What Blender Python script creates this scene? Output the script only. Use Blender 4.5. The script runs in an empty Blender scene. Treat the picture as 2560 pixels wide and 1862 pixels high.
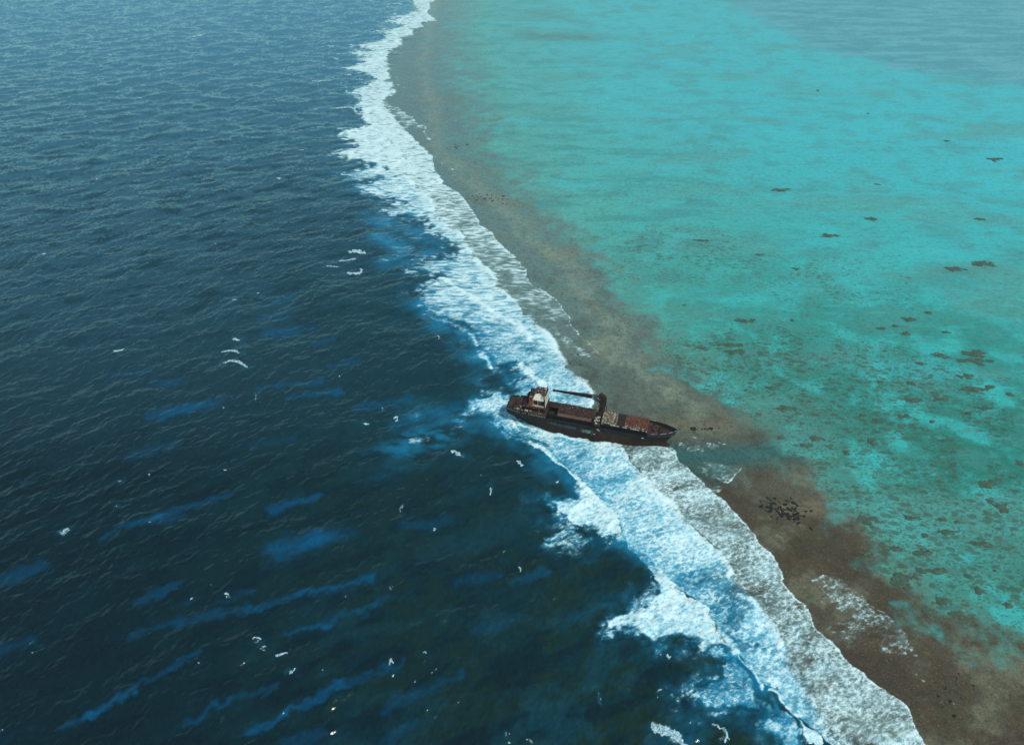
import bpy, math, random
import numpy as np
R = math.radians
# ------------------------------------------------------------------ camera
PITCH, H, FPX = R(37), 260.0, 1875.0          # FPX: focal length in pixels of a 2560 px wide picture
sc = bpy.context.scene
cam = bpy.data.cameras.new('camera'); camo = bpy.data.objects.new('camera', cam); sc.collection.objects.link(camo)
cam.sensor_width = 36; cam.lens = 36*FPX/2560; cam.clip_start = 1; cam.clip_end = 60000
camo.location = (0, 0, H); camo.rotation_euler = (math.pi/2-PITCH, 0, 0); sc.camera = camo
# ------------------------------------------------------------------ sky, sun, exposure
SUN_EL, SUN_AZ = R(56), R(138)                # azimuth from +Y, negative = left
w = bpy.data.worlds.new('World'); sc.world = w; w.use_nodes = True
nt = w.node_tree; bg = nt.nodes['Background']
sk = nt.nodes.new('ShaderNodeTexSky'); sk.sky_type = 'NISHITA'; sk.sun_disc = False
sk.sun_elevation = SUN_EL; sk.sun_rotation = SUN_AZ; sk.air_density = 1.0; sk.dust_density = 0.35; sk.ozone_density = 1.6
tn_ = nt.nodes.new('ShaderNodeMix'); tn_.data_type = 'RGBA'; tn_.blend_type = 'MULTIPLY'; tn_.inputs[0].default_value = 1   # added green-blue tint on the sky light
tn_.inputs[7].default_value = (.66, 1.04, .88, 1); nt.links.new(sk.outputs[0], tn_.inputs[6]); nt.links.new(tn_.outputs[2], bg.inputs[0]); bg.inputs[1].default_value = 0.12
sl = bpy.data.lights.new('sun', 'SUN'); sl.energy = 2.7; sl.angle = R(6); sl.color = (.98, .98, .93)
so = bpy.data.objects.new('sun', sl); sc.collection.objects.link(so)
so.rotation_euler = (math.pi/2-SUN_EL, 0, math.pi-SUN_AZ)
sc.view_settings.view_transform = 'Standard'; sc.view_settings.look = 'None'
sc.view_settings.exposure = 0.17; sc.view_settings.gamma = 1; sc.view_settings.use_curve_mapping = False

rng = np.random.default_rng(7); random.seed(7)
COL = sc.collection
def tag(o, label=None, cat=None, group=None, kind=None):
    for k, v in (('label', label), ('category', cat), ('group', group), ('kind', kind)):
        if v: o[k] = v
    return o
# ------------------------------------------------------------------ photo pixel -> point on the sea plane
cP, sP = math.cos(PITCH), math.sin(PITCH)
def un(u, v, z=0.0):
    a = (np.asarray(u, float)-1280)/FPX; b = -(np.asarray(v, float)-931)/FPX
    dx, dy, dz = a, cP+b*sP, -sP+b*cP
    t = (z-H)/dz
    return np.stack([dx*t, dy*t], -1)
TILES = {1: (750, 0), 2: (800, 350), 3: (1000, 650), 4: (1200, 1000), 5: (1500, 1350), 6: (1600, 1000), 7: (1900, 1450), 8: (1500, 1462)}
def px(*args):
    """px(tile, [(x,y)..], tile, [...]) -> Nx2 world. tile 0 = 2560-wide picture, 9 = 2268-wide picture"""
    out = []
    for k in range(0, len(args), 2):
        t, pts = args[k], np.array(args[k+1], float)
        if t == 9: p = pts*1.12875
        elif t == 0: p = pts
        else: p = np.array(TILES[t])+pts/4.124
        out.append(p)
    p = np.concatenate(out)
    return un(p[:, 0], p[:, 1])
# ------------------------------------------------------------------ noise
_perm = rng.permutation(512)
_perm = np.concatenate([_perm, _perm]).astype(np.int32)
_ang = rng.random(512)*2*np.pi
_g = np.stack([np.cos(_ang), np.sin(_ang)], -1).astype(np.float32)
def perlin(x, y):
    xi = np.floor(x).astype(np.int64); yi = np.floor(y).astype(np.int64)
    fx = (x-xi).astype(np.float32); fy = (y-yi).astype(np.float32); xi &= 511; yi &= 511
    def g(ix, iy, dx, dy):
        k = _perm[_perm[ix & 511]+(iy & 511)]
        gg = _g[k]; return gg[..., 0]*dx+gg[..., 1]*dy
    u = fx*fx*fx*(fx*(fx*6-15)+10); v = fy*fy*fy*(fy*(fy*6-15)+10)
    a = g(xi, yi, fx, fy); b = g(xi+1, yi, fx-1, fy); c = g(xi, yi+1, fx, fy-1); d = g(xi+1, yi+1, fx-1, fy-1)
    return (a+(b-a)*u)+((c+(d-c)*u)-(a+(b-a)*u))*v
def fbm(x, y, s, octv=4, gain=.5, seed=0.0):
    r = 0; a = 1; x = x/s+seed*17.3; y = y/s+seed*9.1
    for i in range(octv):
        r = r+a*perlin(x, y); x = x*2.03+5.2; y = y*2.03+1.3; a *= gain
    return r*1.4
def sst(e0, e1, x):
    t = np.clip((x-e0)/(e1-e0), 0, 1); return t*t*(3-2*t)
def lerp(a, b, t): return a+(b-a)*t
def lin(r, g, b):
    c = np.array([r, g, b], float)/255
    return np.where(c <= .04045, c/12.92, ((c+.055)/1.055)**2.4)
# ------------------------------------------------------------------ the water grid (finer where the camera is near)
NX, NY = 1240, 900
vpx = np.linspace(790, -35, NY-60)                          # rows, spaced by distance
b_ = -(vpx-372.4)/750.0
ys = H*(cP+b_*sP)/(sP-b_*cP)
ys = np.concatenate([ys, ys[-1]*np.linspace(1.012, 1, 1), ys[-1]*1.012*np.exp(np.linspace(.02, 2.2, 59))])
ca = np.linspace(-1, 1, NX); ca = .86*ca+.55*ca**9           # columns
Dd = ys*cP+H*sP
X = (ca[None, :]*Dd[:, None]); Y = np.repeat(ys[:, None], NX, 1)
X = X.ravel(); Y = Y.ravel(); N = X.size
NYr = ys.size
# ------------------------------------------------------------------ ocean wave spectrum on a periodic tile
def ocean_tile(n, L, wind, seed, lmin, lmax, spread=4):
    r = np.random.default_rng(seed)
    k1 = 2*np.pi*np.fft.fftfreq(n, L/n); kx, ky = np.meshgrid(k1, k1); k = np.hypot(kx, ky); k[0, 0] = 1e9
    lam = 2*np.pi/k
    c = (kx*math.cos(wind)+ky*math.sin(wind))/k
    S = np.exp(-1/(k*14.0)**2)/k**3.45*(.12+np.abs(c)**spread)
    S = S*np.where(c < 0, .25, 1)*np.clip((lam-lmin)/lmin, 0, 1)*(lam < lmax)
    h = np.sqrt(S)*(r.normal(size=(n, n))+1j*r.normal(size=(n, n)))
    hh = np.fft.ifft2(h).real; sd = hh.std(); h /= sd
    return (np.fft.ifft2(h).real.astype(np.float32), np.fft.ifft2(1j*kx*h).real.astype(np.float32), np.fft.ifft2(1j*ky*h).real.astype(np.float32), L)
def samp(tile, x, y):
    n = tile[0].shape[0]; L = tile[3]
    fx = (x/L*n) % n; fy = (y/L*n) % n
    ix = fx.astype(int); iy = fy.astype(int); tx = (fx-ix).astype(np.float32); ty = (fy-iy).astype(np.float32)
    ix %= n; iy %= n; jx = (ix+1) % n; jy = (iy+1) % n
    return [a[iy, ix]*(1-tx)*(1-ty)+a[iy, jx]*tx*(1-ty)+a[jy, ix]*(1-tx)*ty+a[jy, jx]*tx*ty for a in tile[:3]]
WIND = R(-62)
T1 = ocean_tile(1024, 620.0, WIND, 3, 1.3, 90)
T2 = ocean_tile(512, 223.0, WIND+.5, 5, .9, 16)
T3 = ocean_tile(512, 700.0, R(27), 9, 30, 85, 26)
T4 = ocean_tile(512, 430.0, R(-80), 13, 7, 60, 5)
def sea_fields(x, y):
    cs, sn = math.cos(.31), math.sin(.31)
    h1, sx1, sy1 = samp(T1, x, y)
    h2, sx2, sy2 = samp(T2, x*cs+y*sn, -x*sn+y*cs)
    sx2, sy2 = sx2*cs-sy2*sn, sx2*sn+sy2*cs
    A1, A2 = .44, .14
    h3, sx3, sy3 = samp(T3, x, y); A3 = .34
    h4, sx4, sy4 = samp(T4, x, y); A4 = .6*sst(300, 900, y); A2 = A2*(1-.8*sst(350, 800, y)); A1 = A1*(1-.45*sst(400, 900, y))
    return A1*h1+A2*h2+A3*h3+A4*h4, A1*sx1+A2*sx2+A3*sx3+A4*sx4, A1*sy1+A2*sy2+A3*sy3+A4*sy4
# ------------------------------------------------------------------ distance helpers
def dist_line(x, y, P):
    best = np.full(x.shape, 1e18); tt = np.zeros(x.shape)
    for i in range(len(P)-1):
        ax, ay = P[i]; bx, by = P[i+1]; dx, dy = bx-ax, by-ay; L2 = dx*dx+dy*dy+1e-9
        t = np.clip(((x-ax)*dx+(y-ay)*dy)/L2, 0, 1)
        d = (x-ax-t*dx)**2+(y-ay-t*dy)**2
        m = d < best; best[m] = d[m]; tt[m] = i+t[m]
    return np.sqrt(best), tt
def inside(x, y, P):
    c = np.zeros(x.shape, bool); n = len(P)
    for i in range(n):
        x1, y1 = P[i]; x2, y2 = P[(i+1) % n]
        if y1 == y2: continue
        m = (y1 > y) != (y2 > y)
        c ^= m & (x < (x2-x1)*(y-y1)/(y2-y1)+x1)
    return c
def smooth_line(P, k=2):
    for _ in range(k):
        Q = [P[0]]
        for i in range(len(P)-1): Q += [.75*P[i]+.25*P[i+1], .25*P[i]+.75*P[i+1]]
        Q.append(P[-1]); P = np.array(Q)
    return P
# warped coordinates give the traced edges their small raggedness
nw1 = fbm(X, Y, 14, 4, .6, 1); nw2 = fbm(X, Y, 14, 4, .6, 2)
XW = X+nw1*1.5; YW = Y+nw2*1.5
FO = np.zeros(N); AER = np.zeros(N); BH = np.zeros(N); HOLD = np.ones(N)
def bbox(P, m):
    return (X > P[:, 0].min()-m) & (X < P[:, 0].max()+m) & (Y > P[:, 1].min()-m) & (Y < P[:, 1].max()+m)
def region(front, back, Df, Db=None, wF=1.0, wB=6.0, aer=.6, mode='max', bump=0.0, wl=7.0, k=1, tail=None):
    """foam body: crisp along front, frayed along back"""
    if Db is None: Db = Df
    n0 = len(front)
    front = smooth_line(front, k)
    P = np.concatenate([front, back[::-1]])
    if tail is None: tail = .5 if wB >= 2 else 0
    s = bbox(P, 34 if tail else 8); x, y = XW[s]+nw1[s]*(1.5 if tail else 0), YW[s]+nw2[s]*(1.5 if tail else 0)
    ins = inside(x, y, P)
    dF, tF = dist_line(x, y, front); dB, _ = dist_line(x, y, back)
    if isinstance(Df, (list, tuple)):
        Dfv = np.interp(tF/(len(front)-1), np.linspace(0, 1, len(Df)), Df)
    else: Dfv = Df
    if isinstance(Db, (list, tuple)):
        Dbv = np.interp(tF/(len(front)-1), np.linspace(0, 1, len(Db)), Db)
    else: Dbv = Db
    q = (dF/(dF+dB+1e-6))**.6
    D = lerp(Dfv, Dbv, q)*sst(0, wF, dF)*sst(-.01, wB, dB)*ins
    FO[s] = np.maximum(FO[s], D)
    if tail:
        out = np.where(ins, sst(1, 6, dF), sst(1.0, .5, dB/(dF+.01)))
        wisp = np.clip(.75+.9*fbm(X[s], Y[s], 9, 4, .6, 33), 0, 1.5)
        FO[s] = np.maximum(FO[s], out*tail*np.exp(-dB/(2.2+wB*.8))*wisp)
        AER[s] = np.maximum(AER[s], out*aer*.8*np.exp(-dB/(2.2+wB*.7))*wisp)
    AER[s] = np.maximum(AER[s], aer*sst(0, 3, dF)*sst(-1, wB*1.2, np.where(ins, dB, -dB))*np.where(ins, 1, .0))
    if bump:
        BH[s] = np.maximum(BH[s], bump*np.exp(-dF/wl)*sst(0, 3.0, dF)*ins)
def line(P, wd, amt, aer=.0, k=2, warp=1.0, brk=0.0):
    """thin foam line"""
    P = smooth_line(P, k); s = bbox(P, max(12, wd*11))
    x = X[s]+(XW[s]-X[s])*warp; y = Y[s]+(YW[s]-Y[s])*warp
    d, t = dist_line(x, y, P)
    e = np.minimum(t, len(P)-1-t)/3
    a = np.exp(-(d/wd)**2)*amt*np.clip(e+.3, 0, 1)
    if brk: a = a*np.clip(.6+brk*fbm(x, y, 6, 3, .5, 8), 0, 1.3)
    FO[s] = np.maximum(FO[s], a)
    if aer: AER[s] = np.maximum(AER[s], aer*np.exp(-(d/(wd*2.4))**2)*np.clip(.55+1.1*fbm(X[s]*.6, Y[s]*1.2, 9, 4, .6, 41), 0, 1.2))
def lip(P, wd=3.2, amt=1.04, k=2):
    """bright thick lip just behind a bore front, with its rounded height"""
    P = smooth_line(P, k); s = bbox(P, 16); d, t = dist_line(XW[s], YW[s], P)
    nn = np.clip(.75+.8*fbm(X[s], Y[s], 22, 3, .5, 61), .15, 1.15)
    FO[s] = np.maximum(FO[s], amt*np.exp(-(d/wd)**2)*nn); BH[s] = np.maximum(BH[s], .9*np.exp(-(d/(wd*.8))**2)*nn)
# ---- north of the wreck
M_top = [(1, [(1410, -60), (1400, 10), (1330, 50), (1360, 95), (1310, 120), (1360, 170), (1420, 220), (1330, 225), (1240, 245), (1300, 290), (1190, 290), (1140, 300), (1130, 370), (1020, 385), (1040, 460), (960, 495), (920, 520), (865, 600), (880, 680), (915, 770), (890, 830), (950, 910), (955, 970), (850, 1010), (850, 1090)])]
S_up = [(1, [(850, 1090), (950, 1200), (1060, 1320), (1140, 1380), (1240, 1490), (1330, 1570)])]
S_dn = [(2, [(1150, 150), (1165, 290), (1240, 390), (1240, 440), (1350, 510), (1440, 550), (1500, 640), (1580, 740), (1605, 790), (1605, 840), (1740, 940), (1830, 1040), (1900, 1120), (2020, 1220)]),
        (3, [(1225, 0), (1300, 130), (1310, 190), (1390, 280), (1540, 360), (1620, 410), (1680, 500), (1720, 560), (1760, 640), (1775, 700)])]
def cat(*ls):
    a = []
    for l in ls:
        for t, p in l: a += [t, p]
    return px(*a)
M2 = [(1, [(640, 1180), (740, 1310), (860, 1390), (960, 1490)]), (2, [(800, 110), (860, 190), (940, 260), (1100, 350), (1235, 425)])]
M3 = [(2, [(700, 300), (800, 330), (900, 400), (970, 500), (1080, 560), (1145, 630), (1150, 700), (1210, 800), (1250, 860), (1380, 940), (1460, 1000), (1480, 1070), (1600, 1190)]),
      (3, [(825, 62), (930, 140), (975, 210), (970, 280), (1070, 360), (1180, 430), (1280, 520), (1380, 640), (1440, 700), (1500, 790), (1580, 860), (1640, 960), (1700, 1080), (1790, 1190), (1880, 1280), (1985, 1390), (2030, 1470), (2040, 1560)])]
B_top = [(1, [(1130, -60), (1130, 0), (1200, 110), (1080, 150), (870, 178), (1040, 195), (840, 215), (1060, 260), (960, 300), (740, 325), (900, 350), (860, 400), (720, 440), (530, 460), (740, 520), (430, 555), (680, 590), (600, 610), (640, 650), (370, 695), (560, 735), (740, 790), (760, 830), (470, 960), (620, 1000), (560, 1080), (640, 1180)])]
region(cat(M_top), cat(B_top), .88, .7, wF=2, wB=5, aer=.35, bump=.9, wl=14, k=0)
region(cat(S_up, S_dn), cat([(1, [(640, 1180), (740, 1310), (860, 1390), (960, 1490)]), (2, [(800, 110), (940, 260), (1100, 360), (1150, 640), (1210, 800), (1380, 940), (1480, 1070), (1600, 1190)]), (3, [(825, 62), (975, 210), (970, 280), (1180, 430), (1280, 520), (1380, 640), (1400, 680)])]),
       [.8, .78, .75, .66, .6, .52, .46, .42, .36, .3], [.85, .8, .75, .6, .5, .42, .36, .3, .25], wF=.8, wB=.5, aer=.05)
region(cat(M2), cat([(1, [(640, 1180), (710, 1290), (400, 1350), (340, 1400), (520, 1440), (560, 1500), (300, 1600)]), (2, [(170, 150), (300, 215), (620, 250), (700, 300), (960, 400), (1180, 430)])]), .93, .82, wB=6, aer=.35, bump=1.0, wl=10)
region(cat(M3), cat([(2, [(620, 240), (350, 330), (150, 370), (420, 420), (640, 380), (500, 440), (340, 480), (480, 560), (620, 610), (880, 640), (700, 700), (680, 745), (860, 790), (1060, 820), (1130, 870), (1110, 950), (1230, 1000), (1380, 1100), (1380, 1190), (1150, 1235), (880, 1310), (900, 1350), (1060, 1375), (1235, 1400)]),
                     (3, [(420, 195), (300, 250), (160, 310), (190, 380), (190, 450), (300, 540), (420, 600), (600, 640), (700, 740), (800, 850), (840, 950), (920, 1060), (1000, 1120), (1130, 1110), (1270, 1080), (1290, 1150), (1130, 1280), (1120, 1380), (860, 1420), (700, 1560), (900, 1650), (1160, 1700)])]),
       [.9, .88, .86, .82, .74, .8, .8, .78, .74, .72, .78], [.52, .55, .52, .5, .5, .48, .46, .5, .58, .66], wF=.8, wB=5, aer=.75, bump=.9, wl=8)
for P, dens in ((px(3, [(1190, 600), (1260, 700), (1340, 790), (1345, 860)]), .95), (px(3, [(430, 190), (560, 270), (760, 400), (950, 530), (1180, 650), (1270, 720), (1340, 800)]), .97), (px(3, [(1240, 1050), (1290, 1140), (1440, 1250), (1500, 1320)]), .95)):
    line(P, 3.2, dens)
line(px(3, [(820, 960), (870, 1010), (920, 1080), (930, 1120)]), 1.6, .85, .3)
line(px(3, [(700, 740), (780, 830), (820, 900)]), 1.5, .7, .3)
region(px(2, [(960, 240), (1100, 350), (1240, 440), (1200, 560), (1150, 640)]), px(2, [(700, 290), (800, 330), (900, 400), (970, 500), (1080, 560), (1145, 630)]), .72, .66, wF=.3, wB=.4, aer=.1)
region(px(1, [(850, 1000), (860, 1100), (960, 1200), (1060, 1320), (1000, 1400), (960, 1490)]), px(1, [(640, 1000), (640, 1180), (740, 1310), (860, 1390), (950, 1480)]), .75, .6, wF=.3, wB=.4, aer=.3)
lip(cat(M3)); lip(cat(M2)); lip(cat(M_top)[-14:], 4.5, k=0)
for Q_ in ([(2, [(1110, 860), (1180, 840), (1250, 870)])], [(3, [(430, 190), (560, 270), (760, 400), (950, 530), (1180, 650), (1270, 720), (1340, 800), (1345, 860)])], [(3, [(1290, 1140), (1440, 1250)])], [(1, [(620, 685), (680, 720), (750, 780), (830, 830)])], [(1, [(700, 860), (770, 920), (810, 990)])]): lip(cat(Q_), 2.8)
# thin far swash
region(px(1, [(850, 1060), (960, 1095), (1050, 1130), (1150, 1200), (1240, 1280)]), px(1, [(860, 1100), (960, 1200), (1060, 1320), (1240, 1300)]), .55, .38, aer=0)
line(px(1, [(1240, 1280), (1300, 1320), (1280, 1360), (1335, 1450)]), 2.0, .5)
line(px(2, [(1150, 150), (1240, 230), (1290, 260), (1380, 320), (1410, 380), (1415, 440)]), 1.2, .45, brk=.8)
line(px(1, [(930, 700), (1030, 880), (1090, 940), (1180, 1030)]), 4, .3, brk=.8)
S3 = cat([(3, [(1225, 0), (1300, 130), (1310, 190), (1390, 280), (1540, 360), (1620, 410), (1680, 500), (1720, 560), (1760, 640), (1775, 700), (1860, 780)])])
line(S3, .5, .8)
line(cat(S_dn[:1]), .7, .85)
line(px(3, [(1860, 780), (1940, 850), (2010, 910), (2060, 980)]), .55, .6)
line(px(3, [(1570, 130), (1660, 160), (1750, 220), (1810, 270), (1860, 320)]), .7, .42, brk=.5)
region(px(3, [(1775, 700), (1860, 780), (1950, 860), (2050, 960), (2062, 1010)]), px(3, [(1650, 760), (1800, 900), (1990, 1010)]), .35, .12, aer=0)
# ---- around the hull and south of it
C1 = [(4, [(240, 330), (330, 370), (430, 400), (540, 450), (640, 490), (720, 560), (820, 640), (900, 710), (990, 780), (1020, 830), (1010, 870), (1060, 885), (1130, 950), (1200, 1010), (1230, 1060), (1300, 1110), (1380, 1190), (1420, 1260), (1415, 1340), (1450, 1440)])]
C2 = [(4, [(1380, 420), (1430, 480), (1520, 570), (1540, 640), (1640, 720), (1730, 780), (1760, 860), (1830, 960)]),
      (6, [(250, 1010), (320, 1080), (400, 1180), (480, 1250), (600, 1350), (700, 1450), (800, 1540), (860, 1640)]), (5, [(1280, 220), (1330, 290), (1320, 340)])]
S2 = [(6, [(290, 470), (330, 510), (380, 570), (390, 650), (480, 700), (560, 780), (660, 880), (770, 970), (880, 1040), (940, 1130), (1060, 1240), (1130, 1330), (1210, 1450), (1300, 1540), (1370, 1640)]),
      (5, [(1690, 80), (1770, 180), (1840, 300), (1880, 380), (1930, 500), (2000, 590)]),
      (7, [(360, 200), (440, 270), (500, 350), (520, 410), (580, 500), (680, 610), (820, 760), (1000, 920), (1150, 1050), (1300, 1150), (1400, 1220), (1460, 1290), (1540, 1430), (1600, 1520), (1690, 1650), (1760, 1760)])]
region(px(4, [(1420, 440), (1540, 640), (1760, 860), (1830, 960)], 6, [(250, 1010), (400, 1180), (600, 1350), (800, 1540)], 5, [(1330, 290), (1500, 480), (1700, 740), (1880, 960), (2000, 1150)], 7, [(300, 760), (600, 1300), (760, 1700)]),
       px(4, [(640, 490), (900, 710), (1020, 830), (1230, 1060), (1420, 1300), (1500, 1460)], 5, [(560, 370), (760, 450), (980, 590), (1240, 930), (1395, 1150), (1560, 1310), (1670, 1490)], 7, [(180, 1110), (320, 1320), (500, 1480), (700, 1680)]), .5, .5, wF=.3, wB=.3, aer=.62)
# foam lapping the wreck on the near side
region(px(4, [(200, -60), (300, 60), (420, 120), (600, 200), (900, 330), (1220, 410), (1420, 440), (1430, 480)]), px(4, [(-40, 60), (60, 190), (200, 290), (240, 330), (430, 400), (640, 490), (720, 560), (900, 560), (1150, 530), (1290, 560), (1400, 520)]),
       [.75, .68, .68, .66, .68, .72, .8], .6, wF=.3, wB=3, aer=.85)
line(px(4, [(720, 500), (860, 525), (1000, 505), (1140, 470), (1250, 440)]), 1.8, .82, .5)
_hd = lambda x, y: (79.1+math.cos(R(-16))*x-math.sin(R(-16))*y, 282.7+math.sin(R(-16))*x+math.cos(R(-16))*y)
HUG = np.array([_hd(*p) for p in ((-80, 3), (-80.5, -1), (-77, -3), (-70, -4.6), (-60, -6.6), (-50, -7.3), (-38, -7.3), (-27, -7.2))])
lip(HUG, 1.3, 1.0)
line(np.array([_hd(*p) for p in ((-27, -7.0), (-16, -6.2), (-8, -4), (0, -2.4), (3, -.5))]), .8, .7)
lip(np.array([_hd(*p) for p in ((-86, 8), (-84, 2), (-82, -4), (-78, -8))]), 2.6, 1.0)
# between crest and second bore
region(cat(C2), cat([(4, [(640, 490), (720, 560), (820, 640), (900, 710), (1020, 830), (1130, 950), (1230, 1060), (1380, 1190), (1420, 1300), (1450, 1430), (1600, 1520), (1700, 1600)]), (5, [(350, 80), (480, 180), (600, 320), (760, 430), (900, 420), (1150, 350)])]),
       [.95, .94, .92, .95, .93, .9, .86], [.46, .48, .52, .6, .68, .68, .62, .5, .45], wF=.6, wB=1, aer=.8, bump=1.0, wl=7)
# crest of the big roller: thin dense lip then a wide dense body
region(px(4, [(540, 440), (640, 490), (720, 560), (820, 640), (900, 710), (990, 780), (1020, 830), (1005, 870)]), px(4, [(520, 480), (640, 545), (700, 600), (830, 700), (940, 800), (990, 870)]), .97, wF=.4, wB=1.6, aer=.5, bump=1.3, wl=5)
region(px(4, [(1000, 870), (1060, 885), (1130, 950), (1200, 1010), (1230, 1060), (1300, 1110), (1380, 1190), (1420, 1260), (1415, 1340), (1450, 1440)]), px(4, [(990, 890), (990, 950), (880, 980), (660, 1050), (720, 1110), (770, 1200), (900, 1240), (1000, 1320), (1100, 1330), (1230, 1440), (1420, 1450)]), .97, .78, wF=.5, wB=3.5, aer=.75, bump=1.5, wl=8)
region(px(4, [(660, 1400), (760, 1340), (900, 1310), (1050, 1350), (1250, 1440), (1340, 1470)]), px(4, [(700, 1470), (860, 1480), (900, 1530), (1040, 1570), (1200, 1490), (1330, 1480)]), .52, .42, wF=2.5, wB=3, aer=.45)
line(px(4, [(560, 1320), (640, 1370), (740, 1320), (860, 1290), (980, 1290)]), 1.0, .42, brk=1)
# swash sheet between second bore and last line
region(cat(S2), cat([(4, [(1400, 440), (1520, 570), (1540, 640), (1640, 720), (1760, 860), (1830, 960)]), (6, [(250, 1010), (400, 1180), (600, 1350), (800, 1540)]), (5, [(1330, 290), (1400, 450), (1430, 590), (1660, 750), (1840, 970), (1830, 1050), (1400, 1150), (1560, 1310), (1670, 1490), (1850, 1540)]), (7, [(180, 1110), (320, 1320), (500, 1480), (700, 1680)])]),
       [.6, .62, .66, .64, .58, .62, .66, .55, .58, .6, .66, .68, .68, .66, .64], [.58, .62, .62, .6, .55, .5, .56, .6, .62, .6], wF=.7, wB=.5, aer=.18)
line(cat(S2), .55, .92, warp=1.0)
lip(cat(C2), 3.0)
lip(cat(C1), 2.2)
lip(px(5, [(680, 385), (870, 520), (1040, 680), (1170, 850), (1330, 1000), (1395, 1150)]), 2.6)
lip(px(5, [(1430, 585), (1540, 640), (1660, 750), (1780, 870), (1845, 970), (1835, 1060)]), 2.2)
# teal trough between the two southern bodies
region(px(5, [(480, 180), (620, 330), (900, 420), (1150, 350), (1330, 330), (1430, 590), (1330, 960), (1400, 1150)]), px(5, [(560, 370), (760, 450), (980, 590), (1100, 740), (1240, 930), (1370, 1080), (1395, 1150)]), .5, .5, wF=4, wB=.5, aer=.7)
region(px(5, [(530, 365), (680, 385), (760, 450), (870, 520), (980, 590), (1040, 680), (1100, 740), (1170, 850), (1240, 930), (1330, 1000), (1370, 1080), (1395, 1150)]), px(5, [(525, 385), (530, 500), (545, 570), (330, 690), (100, 740), (40, 900), (200, 950), (400, 930), (440, 1010), (620, 1080), (780, 1045), (960, 1050), (870, 1130), (1000, 1215), (1200, 1130), (1340, 1150)]), .97, .8, wF=.4, wB=3.2, aer=.7, bump=1.5, wl=9)
region(px(5, [(1430, 585), (1540, 640), (1660, 750), (1780, 870), (1845, 970), (1835, 1060)]), px(5, [(1440, 600), (1490, 720), (1400, 860), (1330, 960), (1420, 1090), (1700, 1090), (1800, 1080)]), .93, .62, wF=.4, wB=2.5, aer=.85, bump=1.0, wl=8)
line(px(5, [(1395, 1150), (1460, 1240), (1560, 1310), (1620, 1400), (1670, 1490), (1680, 1550)]), .6, .85, .8)
line(px(8, [(1720, 1070), (1830, 1065), (1900, 1170), (1980, 1290), (2062, 1350)]), .6, .85, .7)
region(px(7, [(180, 1110), (250, 1210), (320, 1320), (400, 1400), (500, 1480), (600, 1580), (660, 1650), (720, 1730)]), px(7, [(180, 1130), (240, 1240), (320, 1350), (370, 1450), (420, 1560), (480, 1720)]), .95, .85, wF=.4, wB=2.5, aer=.8, bump=1.4, wl=6)
region(px(7, [(60, 1130), (180, 1110), (320, 1330), (400, 1480), (480, 1720)]), px(7, [(40, 1200), (80, 1300), (150, 1500), (150, 1720)]), .3, .36, wF=2, wB=6, aer=.95)
region(px(8, [(1180, 790), (1380, 700), (1560, 900), (1660, 1010), (1680, 1090), (1720, 1290)]), px(8, [(1150, 850), (1180, 930), (900, 1040), (890, 1200), (1080, 1300), (1400, 1300), (1600, 1320)]), .52, .5, wF=2, wB=3, aer=.75)
region(px(8, [(1880, 1400), (2000, 1330), (2062, 1400), (2100, 1700)]), px(8, [(1820, 1480), (1840, 1700)]), .6, .5, wF=2, wB=3, aer=.9)
# thin foam on the reef flat
region(px(7, [(560, -10), (700, -60), (860, 30), (1000, 120), (1120, 220), (1240, 300), (1340, 370), (1420, 470), (1500, 560), (1570, 640), (1610, 740)]), px(7, [(540, 60), (700, 120), (900, 260), (960, 360), (780, 440), (720, 600), (1000, 620), (1100, 590), (1280, 700), (1400, 690), (1600, 750)]), [.3, .44, .42, .42, .45, .4], .38, wF=.3, wB=2, aer=0)
line(px(6, [(1380, 1380), (1560, 1470), (1700, 1550), (1790, 1600), (1850, 1650)]), .8, .45, brk=.8)
line(px(7, [(860, 30), (1000, 120), (1120, 220), (1240, 300), (1340, 370), (1420, 470), (1500, 560), (1570, 640), (1610, 740)]), .45, .75, brk=.6)
line(px(7, [(1440, 790), (1560, 900), (1690, 1010), (1760, 1130), (1890, 1250)]), 2.2, .38, brk=.8)
line(px(7, [(1950, 1210), (2010, 1250)]), .8, .5)
line(px(6, [(480, 375), (620, 380), (700, 395), (780, 420), (900, 465)]), .55, .7, brk=.6)
region(px(6, [(300, 420), (420, 370), (620, 385), (780, 425)]), px(6, [(320, 430), (560, 440), (760, 440)]), .38, .3, aer=0)
region(px(6, [(590, 640), (760, 640), (1070, 685), (1040, 740), (880, 858)]), px(6, [(600, 660), (700, 740), (870, 850)]), .42, .3, wF=.4, wB=2, aer=.15)
line(px(6, [(1070, 685), (1030, 745), (960, 800), (885, 858)]), .5, .8)
region(px(6, [(480, 700), (620, 800), (830, 880), (830, 940), (790, 950)]), px(6, [(560, 790), (660, 880), (770, 960)]), .4, .3, wF=.6, wB=.5, aer=.1)
line(px(6, [(340, 600), (480, 560), (700, 570), (1000, 510), (1300, 500)]), 2.5, .22, .08, brk=.5)
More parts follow.
